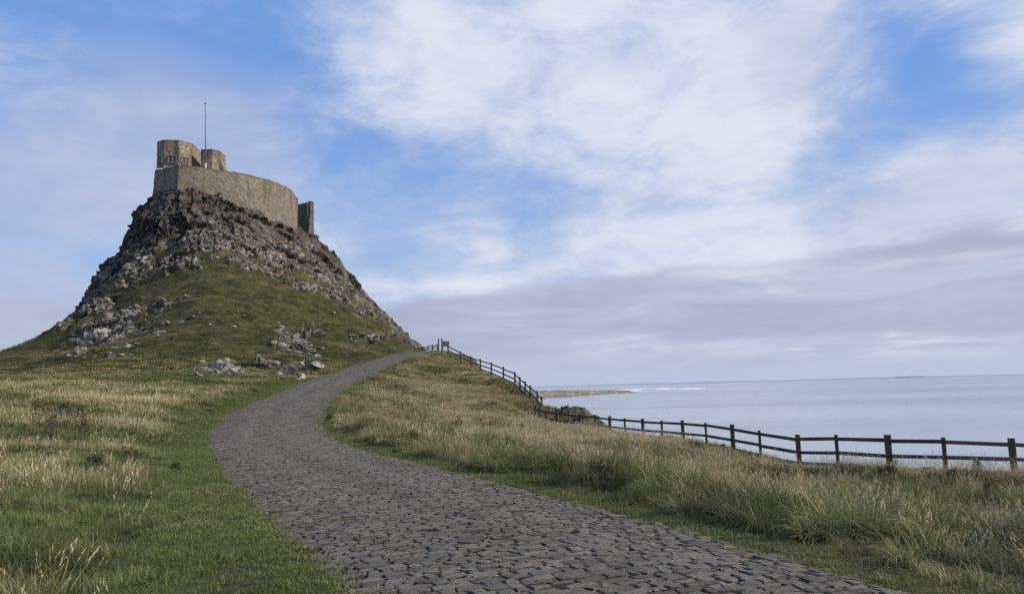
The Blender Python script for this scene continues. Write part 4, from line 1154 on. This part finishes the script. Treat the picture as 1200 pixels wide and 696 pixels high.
def leafy(name, seed, n, rad, h, size, mat):
    r_ = np.random.default_rng(seed); V, F, BL_, UP_ = [], [], [], []
    for _ in range(n):
        a = r_.uniform(0, 6.283); t = r_.random() ** .8; rr = rad * math.sqrt(r_.random()) * (1 - .6 * t); c = np.array([rr * math.cos(a), rr * math.sin(a), t * h])
        d = r_.normal(size=3); d[2] = abs(d[2]) * .5; d /= np.linalg.norm(d); e = np.cross(d, r_.normal(size=3)); e /= np.linalg.norm(e); s = size * r_.uniform(.5, 1.3)
        b = len(V); V += [tuple(c), tuple(c + d * s * .5 + e * s * .28), tuple(c + d * s), tuple(c + d * s * .5 - e * s * .28)]; F.append((b, b + 1, b + 2, b + 3)); bl = r_.random(); BL_ += [bl] * 4; UP_ += [.4 + .6 * t] * 4
    me = bpy.data.meshes.new(name); me.from_pydata(V, [], F)
    for k, v in (('blade', BL_), ('up', UP_)):
        at_ = me.attributes.new(k, 'FLOAT', 'POINT'); at_.data.foreach_set('value', np.array(v, np.float32))
    me.materials.append(mat); me.update()
    return me

def instancer(name, srcs, P, rot, scl, dry, shade, label):
    me = bpy.data.meshes.new(name); me.vertices.add(len(P)); me.vertices.foreach_set('co', np.asarray(P, np.float32).ravel())
    for k, v in (('rot', rot), ('scl', scl)):
        a = me.attributes.new(k, 'FLOAT_VECTOR', 'POINT'); a.data.foreach_set('vector', np.asarray(v, np.float32).ravel())
    for k, v in (('dry', dry), ('shade', shade)):
        a = me.attributes.new(k, 'FLOAT', 'POINT'); a.data.foreach_set('value', np.asarray(v, np.float32))
    a = me.attributes.new('pick', 'INT', 'POINT'); a.data.foreach_set('value', RNG.integers(0, len(srcs), len(P)).astype(np.int32))
    o = put(name, me, 'stuff'); o['label'] = label
    g = bpy.data.node_groups.new(name, 'GeometryNodeTree')
    g.interface.new_socket('Geometry', in_out='INPUT', socket_type='NodeSocketGeometry'); g.interface.new_socket('Geometry', in_out='OUTPUT', socket_type='NodeSocketGeometry')
    N_ = g.nodes; gi = N_.new('NodeGroupInput'); go = N_.new('NodeGroupOutput'); ip = N_.new('GeometryNodeInstanceOnPoints'); jn = N_.new('GeometryNodeJoinGeometry')
    for s in srcs:
        oi = N_.new('GeometryNodeObjectInfo'); oi.inputs[0].default_value = s; ti = N_.new('GeometryNodeGeometryToInstance')
        g.links.new(oi.outputs['Geometry'], ti.inputs[0]); g.links.new(ti.outputs[0], jn.inputs[0])
    def na(nm, typ):
        q = N_.new('GeometryNodeInputNamedAttribute'); q.data_type = typ; q.inputs[0].default_value = nm; return q.outputs[0]
    g.links.new(gi.outputs[0], ip.inputs['Points']); g.links.new(jn.outputs[0], ip.inputs['Instance']); ip.inputs['Pick Instance'].default_value = True
    g.links.new(na('pick', 'INT'), ip.inputs['Instance Index']); g.links.new(na('rot', 'FLOAT_VECTOR'), ip.inputs['Rotation']); g.links.new(na('scl', 'FLOAT_VECTOR'), ip.inputs['Scale'])
    g.links.new(ip.outputs[0], go.inputs[0])
    md = o.modifiers.new('scatter', 'NODES'); md.node_group = g
    return o

GREEN, STRAW = (.135, .172, .056), (.48, .40, .225)
M_turf = mat_blade('short_turf_blades', (.128, .182, .050), (.34, .30, .13), (.036, .050, .016))
M_meadow = mat_blade('meadow_blades', GREEN, STRAW)
M_tuss = mat_blade('tussock_blades', (.150, .178, .066), (.56, .475, .27), (.022, .021, .011))
M_stalk = mat_blade('dry_stalks', (.30, .27, .14), (.58, .49, .31), (.09, .08, .04))
M_hillg = mat_blade('hill_turf_blades', (.090, .102, .037), (.36, .30, .155), (.022, .027, .010))
S_turf = [clump('turf_tuft', 1 + k, 70, .20, .035, .095, .006, .8, M_turf) for k in range(3)]
S_mead = [clump('meadow_tuft', 11 + k, 75, .20, .10, .30, .0065, 1.1, M_meadow) for k in range(4)]
S_tuss = [clump('tussock', 21 + k, 170, .16, .36, .82, .009, 2.2, M_tuss, seg=5) for k in range(4)]
S_stalk = [clump('stalks', 31 + k, 16, .24, .40, .85, .0055, .45, M_stalk, seg=3, seed_head=.8) for k in range(3)]
S_far = [clump('coarse_tuft', 41 + k, 60, .36, .12, .34, .017, .9, M_meadow) for k in range(3)]
S_hill = [clump('hill_tuft', 51 + k, 46, .42, .05, .16, .030, 1.0, M_hillg) for k in range(3)]

def sample(n, x0, x1, y0, y1, power=1.0):
    X = RNG.uniform(x0, x1, n); Y = y0 + (y1 - y0) * RNG.random(n) ** power
    return X, Y
def view_filter(X, Y, Z, ml=-160, mr=1360):
    px, py, wz = project(np.stack([X, Y, Z], 1))
    return (wz > 1) & (px > ml) & (px < mr) & (py < 900)
def emit(name, srcs, X, Y, dry, shade, smin, smax, label, z=None, zs=(.8, 1.25), wind=.16, sink=.0):
    Z = height(X, Y) if z is None else z
    n = len(X)
    sc = RNG.uniform(smin, smax, n) if np.ndim(smin) == 0 else smin + (smax - smin) * RNG.random(n)
    rot = np.stack([RNG.normal(0, wind * .6, n), RNG.normal(-wind * .5, wind * .7, n), RNG.uniform(0, 6.283, n)], 1)
    scl = np.stack([sc, sc, sc * RNG.uniform(*zs, n)], 1)
    instancer(name, srcs, np.stack([X, Y, Z - sink], 1), rot, scl, np.clip(dry, 0, 1), shade, label)
    print('scatter', name, n)

def make_grass():
    # ---- candidate cloud, thinned by distance
    def cand(dens_near, x0, x1, y0, y1):
        n = int((x1 - x0) * (y1 - y0) * dens_near); X, Y = sample(n, x0, x1, y0, y1); s, d, z, st = track(X, Y); return X, Y, s, d
    vn = lambda X, Y, f, s_: fbm(X * f, Y * f, s_, 3)
    # 1 short verge turf both sides
    X, Y, s, d = cand(75, -18, 16, 3.5, 62)
    wv = np.where(s < 0, 1.25 + .9 * (vn(X, Y, .45, 3) - .5) + .5 * sstep(20, 6, Y), .62 + .5 * (vn(X, Y, .7, 4) - .5))
    k = (d > -.06 - .55 * RNG.random(len(X)) ** 3.2 - .8 * np.clip(vn(X, Y, .8, 55) - .5, 0, 1)) & (d < wv) & (RNG.random(len(X)) < np.clip(14 / Y, .12, 1)) & view_filter(X, Y, height(X, Y))
    # some blades creep over the outer setts
    X, Y, s, d = X[k], Y[k], s[k], d[k]
    dry = .12 + .55 * (vn(X, Y, .9, 5) - .35) + .35 * sstep(.12, -.04, d); sc = 1 + np.clip((Y - 12) / 30, 0, 1) * .8
    emit('verge_grass', S_turf, X, Y, dry, .72 + .5 * vn(X, Y, .8, 6), sc * .8, sc * 1.25, 'short bright green grass verge along both edges of the cobbled road')
    # 2 left meadow
    def left(y0, y1, dens, srcs, name, label, smul, fall, lo=-45):
        X, Y, s, d = cand(dens, lo, 4, y0, y1)
        wv = 1.0 + .9 * (vn(X, Y, .45, 3) - .5) + .5 * sstep(20, 6, Y)
        k = (s < 0) & (d > wv) & view_filter(X, Y, height(X, Y)) & (RNG.random(len(X)) < np.clip(fall / Y, .1, 1)) & ((Y < 60) | (RNG.random(len(X)) < sstep(88, 60, Y) * 1.2))
        X, Y, d = X[k], Y[k], d[k]
        patch_ = vn(X * .6, Y * 1.5, .34, 12); pb = vn(X, Y * 1.7, 1.1, 13)
        dry = .08 + 1.5 * (patch_ - .50) + .9 * (pb - .5) + .12 * sstep(12, 30, Y) - .22 * sstep(42, 62, Y) + RNG.normal(0, .1, len(X)); shade = (.30 + 1.5 * vn(X * .7, Y * 1.6, .9, 14)) * (1 - .15 * sstep(45, 65, Y))
        dry = dry * sstep(.8, 3.0, d) + .12 * (1 - sstep(.8, 3.0, d))
        tall = (.85 + .6 * sstep(.4, .65, patch_) + .8 * (pb - .5)) * (.55 + .45 * sstep(.8, 2.5, d))
        Z = height(X, Y); hz = hill_z(X, Y)[0]; onh = (Y > HY0) & (X < HX1); Z = np.where(onh, hz, Z); tall = tall * (1 - .45 * sstep(58, 84, Y))
        emit(name, srcs, X, Y, dry, shade, tall * smul * .8, tall * smul * 1.25, label, z=Z, wind=.22)
        return
    left(3.6, 26, 34, S_mead, 'meadow_grass', 'mixed green and straw meadow grass left of the road', 1.0, 12, -24)
    left(24, 88, 13, S_far, 'far_meadow_grass', 'straw and green rough grass on the rise left of the road', 1.0, 40, -62)
    # dry stalks in the left field
    X, Y, s, d = cand(6, -30, 3, 4, 45)
    k = (s < 0) & (d > 1.6) & (vn(X * .6, Y * 1.5, .34, 12) + RNG.normal(0, .1, len(X)) > .53) & view_filter(X, Y, height(X, Y))
    X, Y = X[k], Y[k]; emit('meadow_stalks', S_stalk, X, Y, np.full(len(X), .7), .75 + .4 * RNG.random(len(X)), .45, .85, 'thin dry stalks standing in the left meadow', wind=.25)
    # 3 right bank: tussocks behind the verge, then tall dry grass to the fence
    X, Y, s, d = cand(13, -9, 18, 4, 46)
    tn = vn(X, Y, .55, 22)
    k = (s > 0) & (d > .62 + .5 * (tn - .5)) & (d < 4.6 + 2.6 * tn) & view_filter(X, Y, height(X, Y)) & (RNG.random(len(X)) < np.clip(18 / Y, .2, 1)) & (vn(X, Y, .75, 24) > .445)
    X, Y, d, tn = X[k], Y[k], d[k], tn[k]
    dry = .17 + 1.0 * (tn - .45) + .9 * (vn(X, Y, 1.4, 23) - .5)
    sc = .70 + .75 * tn + .9 * np.clip(vn(X, Y, .75, 24) - .5, 0, 1); sc = sc * (.7 + .3 * sstep(.8, 1.8, d)) * (1 - .3 * sstep(25, 40, Y))
    emit('tussock_grass', S_tuss, X, Y, dry, .08 + 1.5 * vn(X, Y, .9, 25), sc * .75, sc * 1.2, 'long arching tussock grass on the bank behind the right verge', wind=.3)
    # under-layer of the bank
    X, Y, s, d = cand(20, -10, 26, 3.5, 60)
    k = (s > 0) & (d > .45) & view_filter(X, Y, height(X, Y)) & (RNG.random(len(X)) < np.clip(16 / Y, .22, 1))
    fy = np.interp(X, FL[::-1, 0], FL[::-1, 1], left=54, right=22.5)
    fy = np.where(X < FL[-1, 0], 200, fy); k &= (Y < fy + 1.6)
    X, Y, d = X[k], Y[k], d[k]
    dry = .20 + 1.2 * (vn(X, Y, .5, 26) - .45) + .16 * sstep(2, 6, d) + .25 * sstep(20, 34, Y) + RNG.normal(0, .1, len(X)); sc = (1.15 + .5 * vn(X, Y, .5, 27)) * (.55 + .45 * sstep(.5, 1.6, d)) * (1 - .5 * sstep(3.0, .6, np.abs(np.interp(X, FL[::-1, 0], FL[::-1, 1]) - Y)) * (X > 2))
    hol = sstep(.47, .38, vn(X, Y, .75, 24)) * (d < 5.5) * (d > .7); sc = sc * (1 - .35 * hol)  # hollows between tussocks: shorter grass, with their shade put into the blade colour
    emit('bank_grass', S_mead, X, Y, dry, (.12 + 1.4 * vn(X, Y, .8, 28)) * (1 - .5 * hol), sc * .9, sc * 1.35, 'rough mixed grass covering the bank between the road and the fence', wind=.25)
    X, Y, s, d = cand(7, -9, 24, 6, 60)
    fy = np.interp(X, FL[::-1, 0], FL[::-1, 1], left=54, right=22.5); fy = np.where(X < FL[-1, 0], 200, fy)
    k = (s > 0) & (d > 1.9) & (Y < fy + 1.5) & view_filter(X, Y, height(X, Y)) & (vn(X, Y, .35, 31) > .36) & (RNG.random(len(X)) < np.clip(26 / Y, .3, 1))
    X, Y, d = X[k], Y[k], d[k]
    emit('dry_bank_stalks', S_stalk, X, Y, .45 + .5 * RNG.random(len(X)), .55 + .6 * vn(X, Y, .5, 32), .5, .95, 'tall straw-coloured seed stalks on the bank by the fence', wind=.22)
    # 4 the mound
    X, Y, s, d = cand(11, -14, 12, 30, 97)
    fu = np.array([at(*a)[:2] for a in FENCE_UP[::-1]] ); o_ = np.argsort(fu[:, 1])
    fx = np.interp(Y, fu[o_, 1], fu[o_, 0]); fx = np.where(Y < 55, 40, fx)
    k = (s > 0) & (d > .5) & (X < fx + 1.2) & view_filter(X, Y, height(X, Y))
    X, Y, d = X[k], Y[k], d[k]; nn = vn(X, Y, .25, 33)
    dry = .50 + 1.3 * (nn - .5) + .6 * (vn(X, Y, .9, 39) - .5) + .25 * sstep(60, 36, Y) - .45 * sstep(1.6, .5, d); emit('mound_grass', S_far, X, Y, dry, .45 + 1.0 * vn(X, Y, .6, 34), .65, 1.3, 'yellow olive grass covering the mound inside the road bend', wind=.2)
    # beyond fence: fringe of weeds sloping to the shore
    X, Y, s, d = cand(4, 2, 34, 18, 70)
    fy = np.interp(X, FL[::-1, 0], FL[::-1, 1], left=54, right=22.5)
    k = (Y > fy + .4) & (Y < fy + 6) & view_filter(X, Y, height(X, Y)); X, Y = X[k], Y[k]
    emit('shore_bank_grass', S_far, X, Y, .2 + .5 * vn(X, Y, .4, 35), .4 + .5 * RNG.random(len(X)), .6, 1.1, 'dark rough grass falling away behind the fence')
    # 5 hill turf
    n = 60000; X = RNG.uniform(HX0 + 5, HX1, n); Y = RNG.uniform(HY0, 122, n)
    z, rk_ = hill_z(X, Y); s, d, _, _ = track(X, Y)
    k = (rk_ < .35) & (d > .3) & view_filter(X, Y, z); X, Y, z = X[k], Y[k], z[k]
    j = RNG.random(len(X)) < .42; X, Y, z = X[j], Y[j], z[j]
    bandn = fbm(X * .05, Y * .20 + .03 * X, 36, 3)
    dry = .02 + 1.7 * np.clip(bandn - .46, -.1, 1) + .5 * (vn(X, Y, .5, 37) - .5) + .75 * sstep(86, 66, Y) * (vn(X, Y, .3, 57) + .2) + .5 * sstep(-42, -56, X) * sstep(108, 88, Y)
    sc = .75 + .7 * sstep(85, 62, Y)
    emit('hill_grass', S_hill, X, Y, dry + .10, (.74 + .9 * vn(X, Y * 1.6, .35, 38) + .25 * sstep(84, 66, Y)) * (1 - .6 * sstep(.56, .66, fbm(X * .12, z * 1.3, 58, 3))), sc * .8, sc * 1.3, 'short green turf with straw bands on the slope of the crag', z=z)
    # 6 scree on the rock skirt
    n = 30000; X = RNG.uniform(-82, -14, n); Y = RNG.uniform(98, 142, n); z, rk_ = hill_z(X, Y)
    px, py, _ = project(np.stack([X, Y, z], 1)); ln = np.interp(px, BL[:, 0], BL[:, 1]); up_ = ln - py
    k = (rk_ > .5) & (up_ > -8) & (up_ < 52) & (px > 110) & (px < 470) & (RNG.random(n) < .16 * sstep(40, 4, up_) * sstep(450, 320, px) + .015); X, Y, z = X[k], Y[k], z[k]
    srcs = []
    for q in range(5):
        V_, F_ = rock_verts(500 + q, 2, 9); srcs.append(bpy.data.objects.new('scree_stone', fast_mesh('scree_stone', V_, F_, M_scree, False)))
    n = len(X); sc = .12 + .34 * RNG.random(n) ** 3; rot = np.stack([RNG.normal(0, .5, n), RNG.normal(0, .5, n), RNG.uniform(0, 6.28, n)], 1)
    instancer('scree_rubble', srcs, np.stack([X, Y, z + .04], 1), rot, np.stack([sc * RNG.uniform(.8, 1.3, n), sc, sc * RNG.uniform(.6, 1.0, n)], 1), RNG.random(n), RNG.random(n), 'pale lichened scree lying on the rock skirt under the castle')
    print('scree', n)
M_scree = mat_boulder('pale_scree_rock', (.060, .050, .042), (.46, .43, .36), .7)
make_grass()

# withered docks and leafy weeds: plants one can count
M_dock = mat_plain('withered_dock_brown', (.085, .058, .045), .9, .4, 9)
M_weed = mat_plain('dark_weed_leaf', (.055, .068, .030), .85, .4, 9)
M_ivy = mat_plain('dark_ivy_leaf', (.040, .045, .022), .85, .4, 5)
DOCK = [leafy('withered_dock', 700 + k, 260, .20, .62, .055, M_dock) for k in range(3)]
WEED = [leafy('leafy_weed', 720 + k, 420, .34, .38, .09, M_weed) for k in range(3)]
IVY = [leafy('wall_shrub', 740 + k, 900, 1.0, 1.1, .26, M_ivy) for k in range(3)]
def plants(meshes, spots, name, label, cat, group, smin, smax, seed, y0=5):
    r_ = random.Random(seed)
    for px, py in spots:
        P = hit(px, py, y0)
        if P is None or track(np.array([P[0]]), np.array([P[1]]))[1][0] < .3: continue
        z = P[2]
        if P[0] < HX1 and P[1] > HY0: z = float(hill_z(np.array([P[0]]), np.array([P[1]]))[0][0])
        o = bpy.data.objects.new(name, r_.choice(meshes)); COL.objects.link(o); s = r_.uniform(smin, smax)
        o.location = (P[0], P[1], z - .03); o.rotation_euler = (0, 0, r_.uniform(0, 6.28)); o.scale = (s * r_.uniform(.8, 1.3), s, s * r_.uniform(.8, 1.2)); tag(o, label, cat, group)
r0 = random.Random(9)
plants(DOCK, [(r0.gauss(78, 16), r0.gauss(503, 7)) for _ in range(12)], 'withered_dock', 'withered brown dock stem in the brown patch of the left field', 'weed', 'brown docks in the left field', .7, 1.25, 1)
plants(DOCK, [(r0.gauss(150, 14), r0.gauss(535, 5)) for _ in range(7)], 'withered_dock', 'withered brown dock stem in the grass nearer the road verge', 'weed', 'brown docks near the left verge', .35, .6, 2)
plants(DOCK, [(r0.uniform(530, 620), r0.gauss(503, 5)) for _ in range(9)], 'withered_dock', 'withered brown dock stem amid straw grass on the right bank', 'weed', 'brown docks on the right bank', .6, 1.0, 3)
plants(DOCK, [(r0.uniform(880, 1160), r0.uniform(555, 590)) for _ in range(12)], 'withered_dock', 'withered dock stem in the tall grass below the near fence', 'weed', 'brown docks below the near fence', .5, .85, 4)
plants(WEED, [(r0.uniform(375, 400), r0.uniform(478, 515)) for _ in range(8)] + [(r0.uniform(400, 480), r0.uniform(520, 533)) for _ in range(8)], 'leafy_weed', 'dark leafy weed at the inner edge of the road bend', 'weed', 'leafy weeds at the road bend', .35, .65, 5, 15)
plants(WEED, [(r0.uniform(720, 1190), 0) for _ in range(0)] + [(r0.uniform(795, 850), r0.uniform(519, 527)) for _ in range(5)] + [(r0.uniform(1020, 1195), r0.uniform(552, 562)) for _ in range(9)], 'leafy_weed', 'dark leafy weed growing at the foot of the near fence', 'weed', 'leafy weeds along the fence', .5, .85, 6, 12)
plants(WEED, [(r0.uniform(20, 260), r0.uniform(480, 560)) for _ in range(14)], 'leafy_weed', 'dark low weed scattered in the left meadow', 'weed', 'leafy weeds in the left meadow', .4, .8, 7)
plants(IVY, [(267, 246), (274, 247), (283, 249), (292, 253), (300, 257), (309, 260), (316, 262), (328, 267), (340, 271)], 'wall_shrub', 'dark shrub growing at the foot of the curtain wall', 'shrub', 'shrubs below the curtain wall', .45, .95, 8, 90)
plants(IVY, [(181, 250), (175, 262), (208, 240), (232, 262), (172, 285)], 'wall_shrub', 'dark shrub clinging to the left cliff of the crag', 'shrub', 'shrubs on the left cliff', .4, .7, 9, 90)

# ------------------------------------------------------------------ render settings
SC.view_settings.view_transform = 'Standard'; SC.view_settings.look = 'None'; SC.view_settings.exposure = 0; SC.view_settings.gamma = 1
SC.cycles.use_denoising = False
SC.cycles.max_bounces = 6; SC.cycles.diffuse_bounces = 2; SC.cycles.glossy_bounces = 2; SC.cycles.transmission_bounces = 4
